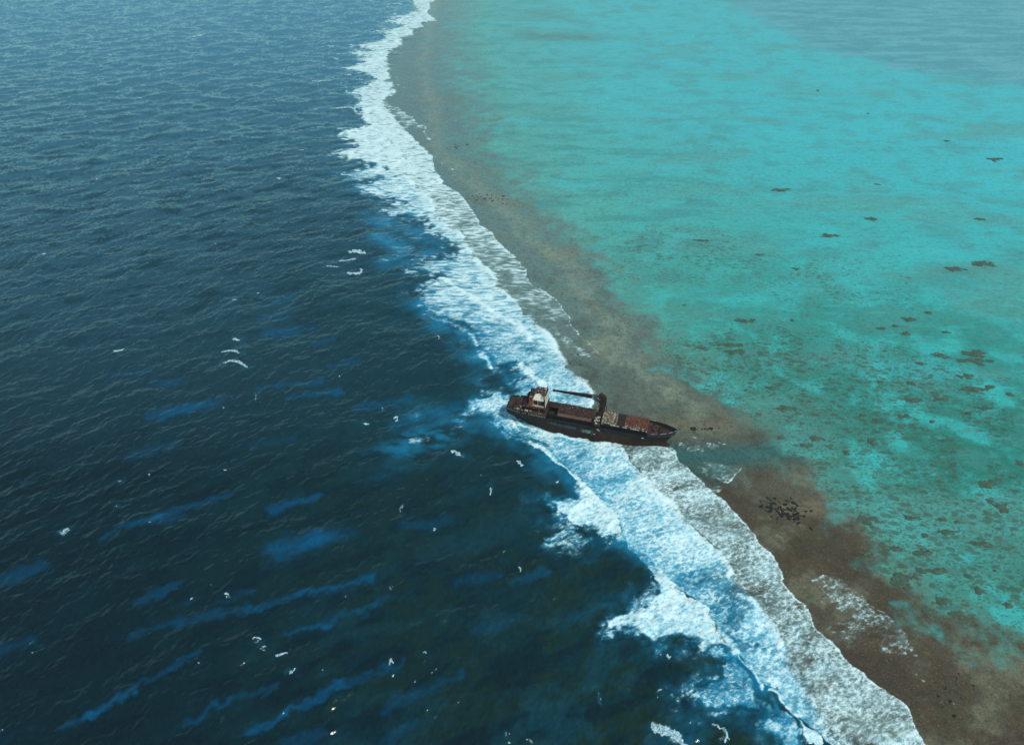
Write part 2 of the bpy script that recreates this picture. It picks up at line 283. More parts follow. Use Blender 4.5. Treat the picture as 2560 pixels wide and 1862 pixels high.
# cyan drifting foam west of the stern
line(px(9, [(905, 985), (960, 965), (1030, 930), (1100, 905)]), 5.0, .42, .85, brk=.8)
line(px(9, [(980, 960), (1060, 925)]), 3.0, .5, .6, brk=.6)
for P, wd, a in ((px(2, [(600, 800), (900, 900), (1200, 1100), (1000, 1200)]), 14, .8), (px(2, [(620, 1000), (800, 1060), (900, 1150), (700, 1240)]), 12, .95), (px(3, [(350, 640), (600, 700), (760, 850), (880, 1050)]), 12, .95), (px(3, [(180, 450), (260, 540)]), 9, .8),
                 (px(3, [(850, 1250), (1000, 1180), (1250, 1160)]), 8, .95), (px(3, [(-60, -40), (100, 20)]), 10, .7),
                 (px(4, [(560, 500), (680, 600), (850, 730), (980, 860), (960, 930)]), 5.5, .95), (px(4, [(420, 440), (560, 560), (800, 760)]), 9, .6),
                 (px(4, [(1250, 1450), (1450, 1470), (1700, 1610)]), 5, .8), (px(5, [(350, 80), (520, 250), (600, 330)]), 5, .7), (px(5, [(1290, 1150), (1420, 1250), (1560, 1380), (1660, 1500)]), 5, .9),
                 (px(4, [(-60, 60), (60, 200), (220, 300)]), 9, .8), (px(3, [(200, 1550), (500, 1600), (800, 1640)]), 10, .7)):
    s = bbox(P, 50); d, _ = dist_line(XW[s], YW[s], smooth_line(P, 2))
    n = fbm(X[s], Y[s], 18, 3, .55, 4)
    AER[s] = np.maximum(AER[s], a*np.exp(-(d/(wd*.85))**2)*np.clip(.85+.9*n, 0, 1.2))
    FO[s] = np.maximum(FO[s], .22*a*np.exp(-(d/wd)**2))
# ---- where the whitecaps lie; the sea round each carries thin foam
def r1(pts): return [(x/1.7728, y/1.7728) for x, y in pts]
def r4(pts): return [(x/1.7728, 931+y/1.7728) for x, y in pts]
def r5(pts): return [(853+x/1.7726, 931+y/1.7726) for x, y in pts]
def tt(n, pts): return [(TILES[n][0]+x/4.124, TILES[n][1]+y/4.124) for x, y in pts]
SM = 'small white foam fleck on the dark open sea'
LN = 'thin pale foam streak on the distant sea beside the surf'
CAPS = [
 (tt(8, [(510, 1470), (600, 1480), (720, 1500), (830, 1570), (890, 1650), (930, 1720)]), 3.6, .95, 'largest thick white whitecap, cut by the bottom edge of the photo'),
 (tt(8, [(1150, 1450), (1240, 1470), (1300, 1530), (1310, 1590), (1270, 1650)]), 1.3, .8, 'crescent white whitecap near the bottom edge beside the surf'),
 (tt(2, [(300, 1150), (380, 1150), (460, 1165)]), 4.2, .95, 'bright solid whitecap left of the blue foam pool, uppermost of three'),
 (tt(2, [(200, 1245), (300, 1240), (360, 1225)]), 2.3, .75, 'middle whitecap of the three left of the blue foam pool'),
 (tt(2, [(270, 1370), (340, 1375), (420, 1360), (425, 1310)]), 2.6, .75, 'lowest and raggedest whitecap of the three left of the blue foam pool'),
 (tt(2, [(0, 1295), (80, 1305), (200, 1310)]), 1.2, .6, 'thin foam line left of the three whitecaps by the blue foam pool'),
 (r1([(1030, 1505), (1060, 1508)]), 2.0, .85, 'round top whitecap of the trio on the mid-left open sea'),
 (r1([(980, 1560), (1010, 1553), (1040, 1555), (1070, 1573)]), 1.6, .7, 'middle ragged whitecap of the trio on the mid-left open sea'),
 (r1([(985, 1615), (1020, 1598), (1070, 1612), (1100, 1635)]), 1.9, .72, 'lowest ragged whitecap of the trio on the mid-left open sea'),
 (r1([(500, 1562), (530, 1557), (552, 1548)]), 1.3, .7, 'small slanted whitecap left of the trio'),
 (r1([(185, 1133), (210, 1130), (232, 1127)]), 1.6, .7, SM), (r1([(425, 800), (450, 792)]), 1.6, .6, SM), (r1([(1225, 793), (1270, 796)]), 1.5, .6, SM),
 (r1([(590, 434), (632, 434)]), 1.5, .65, LN), (r1([(78, 408), (100, 409)]), 2, .75, LN), (r1([(800, 163), (850, 162), (905, 156)]), 3.0, .75, LN), (r1([(388, 158), (408, 160)]), 3, .75, LN), (r1([(470, 243), (500, 244)]), 2.2, .6, LN), (r1([(240, 197), (275, 199)]), 2.4, .6, LN),
 (r1([(1030, 1335), (1060, 1338)]), 1.0, .5, SM), (r1([(1150, 1295), (1110, 1300)]), .8, .4, SM), (r1([(930, 1080), (960, 1078)]), 1.2, .5, SM),
 (r4([(280, 712), (292, 695), (306, 688)]), 1.5, .72, 'small tangled whitecap alone at the left edge of the sea'),
 (r4([(512, 588), (525, 592)]), .9, .7, SM), (r4([(656, 450), (668, 452), (674, 462)]), .8, .8, SM), (r4([(988, 428), (1008, 435)]), 1.3, .5, SM), (r4([(515, 482), (530, 475)]), 1.1, .5, SM), (r4([(975, 150), (992, 152)]), .9, .8, SM), (r4([(1125, 95), (1165, 133)]), .5, .4, SM),
 (r4([(1118, 1183), (1130, 1174), (1152, 1176), (1158, 1188), (1140, 1194), (1120, 1186)]), .75, .85, 'ring shaped whitecap above a scatter of flecks, lower left sea'),
 (r4([(1165, 1214), (1195, 1220)]), 1.0, .7, SM), (r4([(1215, 1252), (1250, 1246), (1285, 1236)]), 1.0, .7, 'slanted foam dash just below the ring shaped whitecap'),
 (r4([(1280, 1330), (1305, 1322), (1318, 1300), (1322, 1272)]), 1.2, .68, 'hooked whitecap at the lower end of the scatter of flecks'), (r4([(1450, 1325), (1475, 1325)]), 1.5, .5, SM),
 (r4([(840, 998), (852, 992), (868, 985)]), 1.0, .7, SM), (r4([(920, 932), (942, 935)]), .7, .6, SM), (r4([(985, 980), (1000, 985), (1008, 998)]), .5, .75, SM), (r4([(105, 1212), (128, 1204)]), .6, .6, SM), (r4([(155, 1240), (170, 1222)]), .8, .6, SM),
 (r4([(792, 738), (806, 734)]), .8, .55, SM), (r4([(655, 668), (675, 670)]), .7, .5, SM), (r4([(880, 1290), (905, 1302)]), .9, .45, SM), (r4([(5, 1588), (15, 1586)]), .5, .7, SM), (r4([(475, 1592), (484, 1588)]), .4, .7, SM),
 (r5([(172, 150), (180, 156), (186, 164)]), .9, .8, SM), (r5([(236, 208), (244, 196), (250, 206), (242, 216)]), 1.2, .8, 'bright knotted whitecap on the sea left of the wreck'), (r5([(90, 215), (120, 232)]), 2.0, .5, SM),
 (r5([(650, 506), (664, 520), (662, 536), (660, 550)]), .75, .88, 'curved upright whitecap on the dark sea below the wreck'), (r5([(266, 612), (270, 600), (280, 585)]), .8, .55, SM), (r5([(402, 688), (422, 684)]), .9, .7, SM),
 (r5([(778, 858), (790, 864), (796, 876), (792, 884)]), .75, .9, 'small crescent whitecap on the dark sea left of the southern surf'), (r5([(224, 942), (228, 960)]), .6, .6, SM), (r5([(8, 988), (24, 998)]), 1.0, .7, SM), (r5([(686, 862), (690, 874)]), .5, .6, SM),
 (r5([(362, 1246), (374, 1232), (380, 1250)]), .9, .72, 'star shaped whitecap in the lower middle of the sea'), (r5([(200, 1275), (222, 1265), (230, 1290)]), 1.0, .55, SM), (r5([(225, 1340), (245, 1330)]), 1.2, .5, SM),
 (r5([(1130, 1410), (1142, 1430), (1156, 1456)]), .5, .8, 'tiny comma shaped whitecap above the largest whitecap'), (r5([(812, 1616), (830, 1628), (850, 1646)]), .8, .8, SM), (r5([(1440, 1255), (1452, 1275)]), .9, .6, SM), (r5([(735, 1592), (748, 1606)]), .5, .6, SM), (r5([(680, 1585), (695, 1590)]), .7, .5, SM), (r5([(740, 1640), (755, 1646)]), .7, .6, SM),
 (r5([(480, 350), (520, 360), (550, 380)]), 2.2, .42, 'loose lacy foam patch on the sea between the wreck and the open water'), (r5([(755, 400), (790, 398), (800, 420)]), 1.6, .5, 'broken foam lace beside the big roller near the wreck'), (r5([(920, 492), (945, 490), (968, 478)]), 1.1, .6, SM),
 (r5([(610, 440), (620, 460)]), .5, .6, SM), (r5([(720, 790), (722, 806)]), .4, .6, SM), (r5([(-10, 20), (20, 5)]), .6, .6, SM),
 (tt(1, [(520, 378), (600, 372), (650, 382)]), 3.2, .85, LN), (tt(1, [(290, 475), (340, 486)]), 4.0, .9, LN), (tt(1, [(165, 484), (290, 486)]), 1.4, .6, LN),
 (tt(1, [(90, 830), (180, 848), (320, 835), (400, 838), (450, 880), (490, 950)]), 2.2, .85, 'long curling white crest detached on the far sea left of the surf'), (tt(1, [(250, 1130), (400, 1125), (520, 1115), (570, 1150), (640, 1190)]), 2.2, .85, 'second long white crest on the far sea, nearer than the curling one'),
 (tt(1, [(460, 775), (530, 770)]), 2.2, .8, LN), (tt(1, [(600, 805), (640, 822)]), 2.2, .8, LN), (tt(1, [(940, 42), (1020, 35), (1050, 45)]), 5.5, .8, LN), (tt(1, [(890, 75), (910, 78)]), 5, .8, LN), (tt(1, [(790, 345), (840, 370)]), 2.4, .7, LN),
 (tt(1, [(250, 582), (340, 600), (420, 612)]), 1.8, .7, LN), (tt(1, [(130, 1132), (180, 1134)]), 1.6, .7, LN), (tt(1, [(950, 145), (1000, 148)]), 4, .7, LN), (tt(1, [(0, 1550), (40, 1548)]), 1.6, .8, SM), (tt(1, [(560, 515), (580, 520)]), 2.4, .7, LN),
 (tt(5, [(600, 1190), (640, 1195)]), .9, .6, SM), (tt(5, [(680, 1190), (710, 1230), (735, 1200)]), .9, .7, 'small knotted foam fleck under the white surf tongue'), (tt(5, [(400, 580), (450, 560), (520, 540)]), .9, .6, SM), (tt(5, [(620, 1600), (640, 1570)]), .6, .5, SM),
]
for p, wd, de, lb in CAPS: line(px(0, p), wd*.8, .34+.3*de, .12, warp=1.5, brk=1.0)
# large-scale patchiness in the foam
an0 = R(27); pn = fbm((X*math.cos(an0)+Y*math.sin(an0))/2.4, -X*math.sin(an0)+Y*math.cos(an0), 9, 5, .6, 5)+.6*fbm(X, Y, 20, 3, .55, 35)
FO = FO*np.clip(1+.42*pn*(1.12-FO)*(FO > .1), .2, 1.3)
AERs = np.clip(AER+.15*pn*(AER > .05), 0, 1)
# ------------------------------------------------------------------ water body colour (depth and bottom seen through it, plus haze and sky painted on with distance)
def C(*c): return lin(*c)[None, :]
def put(col, c, m): return col*(1-m[:, None])+c*m[:, None]
an = R(27); U = X*math.cos(an)+Y*math.sin(an); V = -X*math.sin(an)+Y*math.cos(an)
# signed distance to the outer reef edge and the lagoon edge
edgeR = px(9, [(930, -30), (900, 60), (850, 130), (820, 200), (840, 300), (910, 400), (990, 500), (1080, 640), (1180, 760), (1240, 850), (1290, 930), (1390, 1000), (1450, 1100), (1530, 1200), (1620, 1300), (1700, 1400), (1780, 1500), (1870, 1600), (1950, 1720)])
edgeL = px(9, [(985, -30), (965, 60), (960, 150), (985, 260), (1010, 340), (1085, 400), (1140, 450), (1200, 500), (1250, 560), (1320, 635), (1400, 725), (1450, 790), (1510, 845), (1600, 900), (1660, 970), (1720, 1010), (1790, 1050), (1850, 1110), (1900, 1200), (1960, 1290), (1990, 1360), (2100, 1415), (2268, 1490), (2450, 1600)])
def signed(P, x, y):
    d, _ = dist_line(x, y, P)
    # right-hand side is positive: build polygon to the far right
    Q = np.concatenate([P, [[5000, P[-1][1]-200], [5000, 9000], [P[0][0], 9000]]])
    return np.where(inside(x, y, Q), d, -d)
big1 = fbm(X, Y, 60, 4, .5, 6); big2 = fbm(X, Y, 60, 4, .5, 7); mid = fbm(X, Y, 14, 4, .6, 8); fine = fbm(X, Y, 4, 3, .6, 9)
dR = signed(edgeR, X+big1*8, Y+big2*8); dL = signed(edgeL, X+big1*8+mid*7, Y+big2*8+mid*5)
vv = Y
near = np.clip((420-Y)/290, 0, 1)                              # 1 close in, 0 farther out: the bottom is only seen looking down
col = lerp(C(6, 28, 36), C(70, 124, 146), (np.clip((Y-260)/1050, 0, 1)**.8)[:, None])  # paler with distance: haze and sky reflection put into the sea colour
st = fbm(U/3.2, V, 9, 5, .55, 10); st2 = fbm(U/2.2, V, 22, 3, .5, 11)
shelf = sst(-260, -10, dR)
col = put(col, C(10, 50, 56), .8*shelf*sst(750, 330, Y))
col = put(col, C(22, 38, 20), near*shelf*sst(-.35, .25, mid*.8+st*.6)*.95)
col = put(col, C(8, 24, 30), near*.75*sst(-.1, .5, -st-.2*mid))
col = put(col, C(12, 66, 82), near*shelf*sst(.05, .6, st2*.8+mid*.5)*.6)
col = put(col, C(12, 44, 52), (1-near)*.7*sst(-.1, .5, st)*sst(1100, 500, Y))
# sand grooves glowing blue between the coral spurs
GRO = [((360, 918), (470, 890), 9, .9), ((430, 905), (330, 925), 6, .4), ((640, 885), (745, 862), 5, .8), ((575, 858), (705, 848), 4, .7), ((590, 737), (695, 724), 6, .7), ((585, 703), (660, 692), 5, .7), ((570, 674), (645, 660), 5, .6), ((700, 760), (740, 750), 4, .5),
       ((610, 1222), (700, 1195), 11, 1.0), ((690, 1195), (770, 1190), 8, .6), ((600, 1122), (700, 1100), 5, .8), ((235, 1185), (350, 1140), 4, .7), ((350, 1140), (500, 1098), 4, .55), ((340, 1155), (400, 1145), 5, .4),
       ((300, 1338), (400, 1290), 3, .5), ((670, 1315), (830, 1275), 3.4, .9), ((560, 1345), (680, 1312), 3, .55), ((300, 1400), (400, 1370), 6, .6), ((400, 1378), (560, 1340), 4, .5), ((640, 1402), (720, 1380), 3, .7), ((700, 1385), (860, 1325), 4, .6),
       ((140, 1610), (210, 1575), 2.2, .6), ((200, 1578), (300, 1530), 3.2, .95), ((290, 1530), (440, 1440), 2.6, .45), ((545, 1625), (640, 1570), 2.6, .85), ((640, 1570), (760, 1515), 3.0, .8), ((760, 1515), (900, 1470), 3, .4), ((410, 1600), (520, 1555), 2.4, .65), ((520, 1550), (600, 1520), 2.4, .4),
       ((-20, 1290), (80, 1255), 7, .5), ((250, 830), (340, 815), 7, .3), ((0, 1440), (60, 1420), 5, .35), ((0, 1640), (60, 1625), 4, .3), ((800, 900), (900, 880), 6, .5), ((870, 940), (1000, 900), 7, .55), ((780, 1000), (900, 985), 5, .4),
       ((560, 985), (650, 970), 6, .35), ((300, 1005), (380, 985), 6, .35), ((470, 1330), (560, 1310), 3, .3), ((900, 1170), (980, 1150), 4, .35), ((1000, 1290), (1100, 1270), 4, .3), ((860, 1560), (1010, 1500), 4, .45), ((1130, 1290), (1210, 1265), 4, .4), ((1380, 1330), (1400, 1290), 3, .35),
       ((820, 1060), (960, 1030), 6, .3), ((1050, 1400), (1150, 1370), 4, .3), ((350, 850), (400, 843), 5, .4), ((730, 810), (790, 800), 5, .4), ((860, 1620), (960, 1590), 4, .35), ((620, 1650), (700, 1625), 4, .4)]
for a, b, wd, am in GRO:
    P = px(9, [a, b]); s = bbox(P, wd*4+10)
    d, t = dist_line(X[s]+nw1[s]*2.5+mid[s]*1.5, Y[s]+nw2[s]*1.5+fine[s]*1.5, P)
    m = sst(1.5, -.05, d/(wd*.62)+.7*st[s]+.3*mid[s])*am*.66
    cx = sst(-120, 0, dR[s])
    gc = lerp(C(0, 80, 118), C(14, 116, 146), cx[:, None])
    col[s] = col[s]*(1-m[:, None])+gc*m[:, None]
# reef flat: brown algal pavement
rf = sst(-6, 6, dR)
n3 = fbm(X, Y, 30, 4, .55, 12)
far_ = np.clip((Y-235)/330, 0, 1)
rcol = lerp(C(82, 68, 50), C(100, 124, 116), np.clip(far_*1.6+.4*n3*.8, 0, 1)[:, None])  # brown turns grey-teal with distance, haze put into the reef colour
rcol = put(rcol, C(66, 54, 42), .6*sst(0, .6, -n3+.5*mid)*(1-far_))
rcol = put(rcol, C(122, 112, 84), .5*sst(.1, .7, n3+.4*fine))
band = np.exp(-((dL+12)/9.0)**2)*sst(240, 340, Y)
rcol = put(rcol, C(148, 156, 132), .5*band*np.clip(.7+.6*mid, 0, 1))
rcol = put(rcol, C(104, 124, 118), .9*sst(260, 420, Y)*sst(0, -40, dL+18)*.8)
col = put(col, rcol, rf)
# wet teal channel beside the bow
for P, wd, am, cc in ((px(6, [(300, 560), (700, 580), (1100, 560), (1500, 520)]), 9, .85, (48, 96, 92)), (px(6, [(560, 700), (850, 760)]), 7, .6, (52, 92, 86)), (px(6, [(1500, 1130), (1800, 1110)]), 5, .7, (128, 112, 88)), (px(6, [(1400, 900), (1600, 960)]), 6, .35, (118, 112, 92)), (px(6, [(300, 250), (850, 260)]), 8, .45, (122, 108, 78))):
    s = bbox(P, 40); d, _ = dist_line(XW[s]+mid[s]*3, YW[s], P); m = am*np.exp(-(d/wd)**2)
    col[s] = col[s]*(1-m[:, None])+C(*cc)*m[:, None]
# lagoon
wT = 22+62*sst(330, 900, Y); lg = sst(-6, wT, dL+(mid*.5+big1*.3)*wT*.5)
lc = np.repeat(C(54, 154, 142), N, 0)
lc = put(lc, C(66, 168, 158), sst(300, 700, Y+.4*X))
lc = put(lc, C(60, 180, 184), sst(380, 900, Y+.35*X+50*big1)*sst(0, 260, dL))
lc = put(lc, C(38, 110, 92), .95*sst(560, 240, Y)*np.clip(.8+.8*n3, 0, 1))
lc = put(lc, C(112, 164, 146), .75*np.exp(-np.abs(dL)/(24+130*sst(330, 900, Y)))*(dL > -20))
lc = put(lc, C(74, 142, 134), sst(.05, .65, n3+.5*big1)*.5)
lc = put(lc, C(60, 184, 178), .55*sst(.1, .7, -n3+.3*mid)*sst(600, 300, Y))
lc = put(lc, C(88, 150, 138), .6*sst(.0, .7, fbm(X/2.2, Y, 70, 4, .55, 71)))
lc = put(lc, C(66, 188, 186), .45*sst(.1, .8, fbm(X/2.2, Y, 60, 4, .55, 72)))
hz = fbm(X/3.2, Y*1.1, 26, 6, .68, 13)
lc = put(lc, C(70, 138, 134), .6*sst(.1, .6, hz)*sst(380, 520, Y)*sst(260, 120, dL))
for P, wd, am in ((px(9, [(1180, 80), (1300, 82)]), 26, .8), (px(9, [(1190, 30), (1290, 50)]), 20, .35), (px(9, [(1440, 270), (1560, 262)]), 7, .5), (px(9, [(1500, 320), (1600, 305)]), 6, .45), (px(9, [(1540, 232), (1570, 225)]), 5, .4), (px(9, [(1330, 140), (1450, 150)]), 14, .3),
                  (px(9, [(1560, 1000), (1800, 960)]), 13, .55), (px(9, [(1640, 930), (1800, 900)]), 10, .45), (px(9, [(1800, 480), (1900, 500), (1950, 530), (1900, 560)]), 7, .3), (px(9, [(2080, 600), (2180, 590)]), 7, .45), (px(9, [(1500, 800), (1700, 790), (1850, 800)]), 9, .35)):
    s = bbox(P, 90); d, _ = dist_line(X[s]+nw1[s]*6, (Y[s]+nw2[s]*3), P); m = am*np.exp(-(d/wd)**2)*np.clip(.9+.6*mid[s], 0, 1.1)
    lc[s] = lc[s]*(1-m[:, None])+C(86, 118, 108)*m[:, None]
edgeK = px(9, [(1560, -40), (1600, 5), (1700, 60), (1800, 108), (2000, 162), (2268, 198), (2500, 240)])
dK, _ = dist_line(X+big1*10, Y+big2*14, edgeK)
Qk = np.concatenate([edgeK, [[4000, edgeK[-1][1]], [4000, 9000], [edgeK[0][0]-100, 9000]]])
dK = np.where(inside(X+big1*10, Y+big2*14, Qk), dK, -dK)
kc = lerp(C(76, 142, 152), C(102, 166, 172), sst(-.3, .5, hz)[:, None])
lc = put(lc, kc, sst(-12, 30, dK+14*hz)*.9)
col = put(col, lc, lg)
lc = None
# far water past the reef on the left keeps the pale haze tone laid into its colour
CDEN = np.zeros(N)                                             # how thickly small coral heads dot the bottom
for (u, v, ru, rv, am) in ((1500, 560, 230, 90, .55), (1700, 800, 240, 80, 1.15), (1950, 880, 280, 120, 1.1), (2050, 1150, 290, 190, 1.15), (1850, 640, 330, 120, .42), (1350, 430, 170, 50, .3), (1550, 420, 250, 60, .28), (2100, 1330, 170, 80, .6), (1640, 860, 140, 50, .6), (1780, 1010, 120, 40, .5)):
    q = px(9, [(u, v), (u+ru, v), (u, v-rv)]); rx = abs(q[1, 0]-q[0, 0]); ry = abs(q[2, 1]-q[0, 1])
    CDEN = np.maximum(CDEN, am*np.exp(-(((X-q[0, 0])/rx)**2+((Y-q[0, 1])/ry)**2)))
CDEN *= sst(-2, 10, dL)
for (u, v, ru, rv, am) in ((1740, 1130, 62, 34, 1.0), (1570, 955, 60, 12, .55), (1010, 330, 25, 12, .4), (1060, 440, 50, 16, .4), (1370, 720, 90, 50, .32), (1450, 900, 120, 50, .3), (1230, 640, 60, 60, .25), (2100, 1560, 90, 60, .35), (1800, 1180, 90, 50, .4)):
    q = px(9, [(u, v), (u+ru, v), (u, v-rv)]); rx = abs(q[1, 0]-q[0, 0]); ry = abs(q[2, 1]-q[0, 1])
    CDEN = np.maximum(CDEN, am*np.exp(-(((X-q[0, 0])/rx)**2+((Y-q[0, 1])/ry)**2)**1.5))
# turbulent, air-filled water turns sky blue
wet = np.clip((dR+8)/30, 0, 1)*(1-lg)
aerc = lerp(C(22, 126, 162), C(98, 142, 140), wet[:, None]*.8)
am_ = np.clip(AERs, 0, .88)*np.clip(.62+.5*sst(.12, .5, FO), 0, 1)
aerc = lerp(aerc, C(70, 166, 192), (.7*sst(.4, .9, FO))[:, None])
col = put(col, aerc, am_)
# ------------------------------------------------------------------ heights and normals
h, sx, sy = sea_fields(X, Y)
calm = 1-.93*sst(-5, 25, dR); calm = calm*(1-.3*sst(-60, 0, dR))
lag_w = lg*.10
amp = np.maximum(calm, lag_w)
tur = np.clip(FO*1.2, 0, 1)
tn = fbm(X, Y, 5.0, 5, .6, 14)
BH *= .7
Z = h*amp+BH*1.3+tn*.28*tur
Zg = Z.reshape(NYr, NX); Xg = X.reshape(NYr, NX)
bh = (BH*1.3+tn*.28*tur).reshape(NYr, NX)
dy_ = np.gradient(ys)
gy = np.gradient(bh, axis=0)/dy_[:, None]
dxg = np.gradient(Xg, axis=1)
gx = np.gradient(bh, axis=1)/dxg
fadeb = np.clip(1.6-dy_/5, .25, 1)[:, None]
SX = sx*amp+(gx*fadeb).ravel(); SY = sy*amp+(gy*fadeb).ravel()
nrm = np.stack([-SX, -SY, np.ones(N)], -1); nrm /= np.linalg.norm(nrm, axis=1)[:, None]

def seaz(x, y):
    hh, _, _ = sea_fields(np.array([x]), np.array([y])); return float(hh[0])
# ------------------------------------------------------------------ material helpers
class NT:
    def __init__(s, name):
        s.m = bpy.data.materials.new(name); s.m.use_nodes = True; s.t = s.m.node_tree
        s.b = s.t.nodes['Principled BSDF']; s.o = s.t.nodes['Material Output']
    def n(s, typ, **kw):
        nd = s.t.nodes.new(typ)
        for k, v in kw.items():
            if k.startswith('i_'):
                key = k[2:]; key = int(key) if key.isdigit() else key.replace('_', ' ')
                s.put(nd.inputs[key], v)
            else: setattr(nd, k, v)
        return nd
    def put(s, sock, v):
        if isinstance(v, bpy.types.NodeSocket): s.t.links.new(v, sock)
        elif isinstance(v, bpy.types.Node): s.t.links.new(v.outputs[0], sock)
        else: sock.default_value = v
    def math(s, op, a, b=0.0, clamp=False):
        nd = s.n('ShaderNodeMath', operation=op, use_clamp=clamp); s.put(nd.inputs[0], a); s.put(nd.inputs[1], b); return nd.outputs[0]
    def step(s, v, lo, hi, a=0.0, b=1.0):
        nd = s.n('ShaderNodeMapRange', interpolation_type='SMOOTHSTEP')
        s.put(nd.inputs[0], v); s.put(nd.inputs[1], lo); s.put(nd.inputs[2], hi); s.put(nd.inputs[3], a); s.put(nd.inputs[4], b); return nd.outputs[0]
    def mix(s, f, a, b, blend='MIX'):
        nd = s.n('ShaderNodeMix', data_type='RGBA', blend_type=blend)
        s.put(nd.inputs[0], f); s.put(nd.inputs[6], a); s.put(nd.inputs[7], b); return nd.outputs[2]
    def noise(s, vec, sc_, det=3, rough=.55, dist=0.0, typ='FBM'):
        nd = s.n('ShaderNodeTexNoise', noise_type=typ, i_Vector=vec, i_Scale=sc_, i_Detail=det, i_Roughness=rough, i_Distortion=dist); return nd.outputs[0]
    def mapping(s, vec, sc_=(1, 1, 1), rot=(0, 0, 0), loc=(0, 0, 0)):
        nd = s.n('ShaderNodeMapping'); s.put(nd.inputs[0], vec); nd.inputs[1].default_value = loc; nd.inputs[2].default_value = rot; nd.inputs[3].default_value = sc_; return nd.outputs[0]
def rgba(*c): return (*[float(q) for q in lin(*c)], 1)

def water_material():
    s = NT('water_and_foam'); P = s.b
    pos = s.n('ShaderNodeTexCoord').outputs['Object']
    at = lambda n: s.n('ShaderNodeAttribute', attribute_name=n)
    wc = at('wcol').outputs['Color']; D = at('foam').outputs['Fac']; CD = at('coral').outputs['Fac']; nr = at('wnor').outputs['Vector']
    rough_f = at('sheet').outputs['Fac']
    # mottled bottom
    m1 = s.noise(pos, .35, 5, .65); m2 = s.noise(pos, 1.4, 3, .6)
    var = s.math('ADD', s.math('MULTIPLY', s.math('SUBTRACT', m1, .5), 1.0), s.math('MULTIPLY', s.math('SUBTRACT', m2, .5), .7))
    var = s.math('ADD', 1.0, s.math('MULTIPLY', var, at('mott').outputs['Fac']))
    cv = s.n('ShaderNodeVectorMath', operation='SCALE'); s.put(cv.inputs[0], wc); s.put(cv.inputs['Scale'], var)
    base = cv.outputs[0]
    lgm = at('lagoon').outputs['Fac']
    st1 = s.noise(s.mapping(pos, (.35, 1.0, 1), (0, 0, R(8))), .16, 6, .68)
    st2 = s.noise(s.mapping(pos, (.38, 1.25, 1)), .5, 5, .7)
    base = s.mix(s.math('MULTIPLY', lgm, s.step(st1, .50, .70, 0, .55)), base, rgba(84, 128, 112))
    base = s.mix(s.math('MULTIPLY', lgm, s.step(st1, .48, .30, 0, .4)), base, rgba(84, 184, 174))
    base = s.mix(s.math('MULTIPLY', lgm, s.step(st2, .53, .66, 0, .5)), base, rgba(34, 96, 90))
    rfm = at('flat').outputs['Fac']; gr = s.noise(pos, 1.1, 4, .7); gr2 = s.noise(pos, .28, 5, .7)
    base = s.mix(s.math('MULTIPLY', rfm, s.step(gr, .52, .68, 0, .6)), base, rgba(48, 46, 36))
    base = s.mix(s.math('MULTIPLY', rfm, s.step(gr2, .5, .68, 0, .5)), base, rgba(60, 54, 42))
    base = s.mix(s.math('MULTIPLY', rfm, s.step(gr, .44, .30, 0, .4)), base, rgba(150, 142, 118))
    # small coral heads as spots on the bottom
    pw = s.n('ShaderNodeVectorMath', operation='ADD'); s.put(pw.inputs[0], pos)
    nz = s.n('ShaderNodeTexNoise', i_Vector=pos, i_Scale=.5, i_Detail=3.0); ns = s.n('ShaderNodeVectorMath', operation='SCALE'); s.put(ns.inputs[0], nz.outputs['Color']); ns.inputs['Scale'].default_value = 2.4
    s.put(pw.inputs[1], ns.outputs[0])
    v1 = s.n('ShaderNodeTexVoronoi', feature='F1', i_Vector=s.mapping(pw.outputs[0], (.8, 1.3, 1)), i_Scale=.68)
    v2 = s.n('ShaderNodeTexVoronoi', feature='F1', i_Vector=s.mapping(pw.outputs[0], (.75, 1.25, 1)), i_Scale=.13)
    sep = s.n('ShaderNodeSeparateColor'); s.put(sep.inputs[0], v1.outputs['Color'])
    sep2 = s.n('ShaderNodeSeparateColor'); s.put(sep2.inputs[0], v2.outputs['Color'])
    clus = s.noise(pos, .045, 3, .6)
    dens = s.math('MULTIPLY', CD, s.step(clus, .36, .62, .5, 1.9))
    r1 = s.math('MULTIPLY', s.math('SUBTRACT', s.math('MULTIPLY', dens, 1.1), s.math('MULTIPLY', sep.outputs[0], .62)), .85)
    r1 = s.math('MINIMUM', r1, .36)
    k1 = s.step(s.math('SUBTRACT', r1, v1.outputs['Distance']), -.14, .06)
    r2 = s.math('MULTIPLY', s.math('SUBTRACT', s.math('MULTIPLY', dens, .85), sep2.outputs[1]), .8)
    r2 = s.math('MINIMUM', r2, .34)
    k2 = s.step(s.math('SUBTRACT', r2, v2.outputs['Distance']), -.08, .06)
    v3 = s.n('ShaderNodeTexVoronoi', feature='F1', i_Vector=s.mapping(pw.outputs[0], (.75, 1.3, 1), (0, 0, 0), (7, 3, 0)), i_Scale=.24)
    sep3 = s.n('ShaderNodeSeparateColor'); s.put(sep3.inputs[0], v3.outputs['Color'])
    k3 = s.step(s.math('SUBTRACT', s.math('MINIMUM', s.math('MULTIPLY', s.math('SUBTRACT', s.math('MULTIPLY', dens, .8), sep3.outputs[2]), .75), .38), v3.outputs['Distance']), -.10, .06)
    kk = s.math('MAXIMUM', s.math('MAXIMUM', s.math('MULTIPLY', k1, .75), s.math('MULTIPLY', k3, .8)), s.math('MULTIPLY', k2, .35))
    dark = s.mix(.80, base, rgba(70, 72, 50))
    base = s.mix(kk, base, dark)
    # foam lace
    sp = s.mapping(pos, (1.0, 1.0, 1), (0, 0, R(-25)))
    sp = s.mapping(sp, (.75, 1.25, 1))
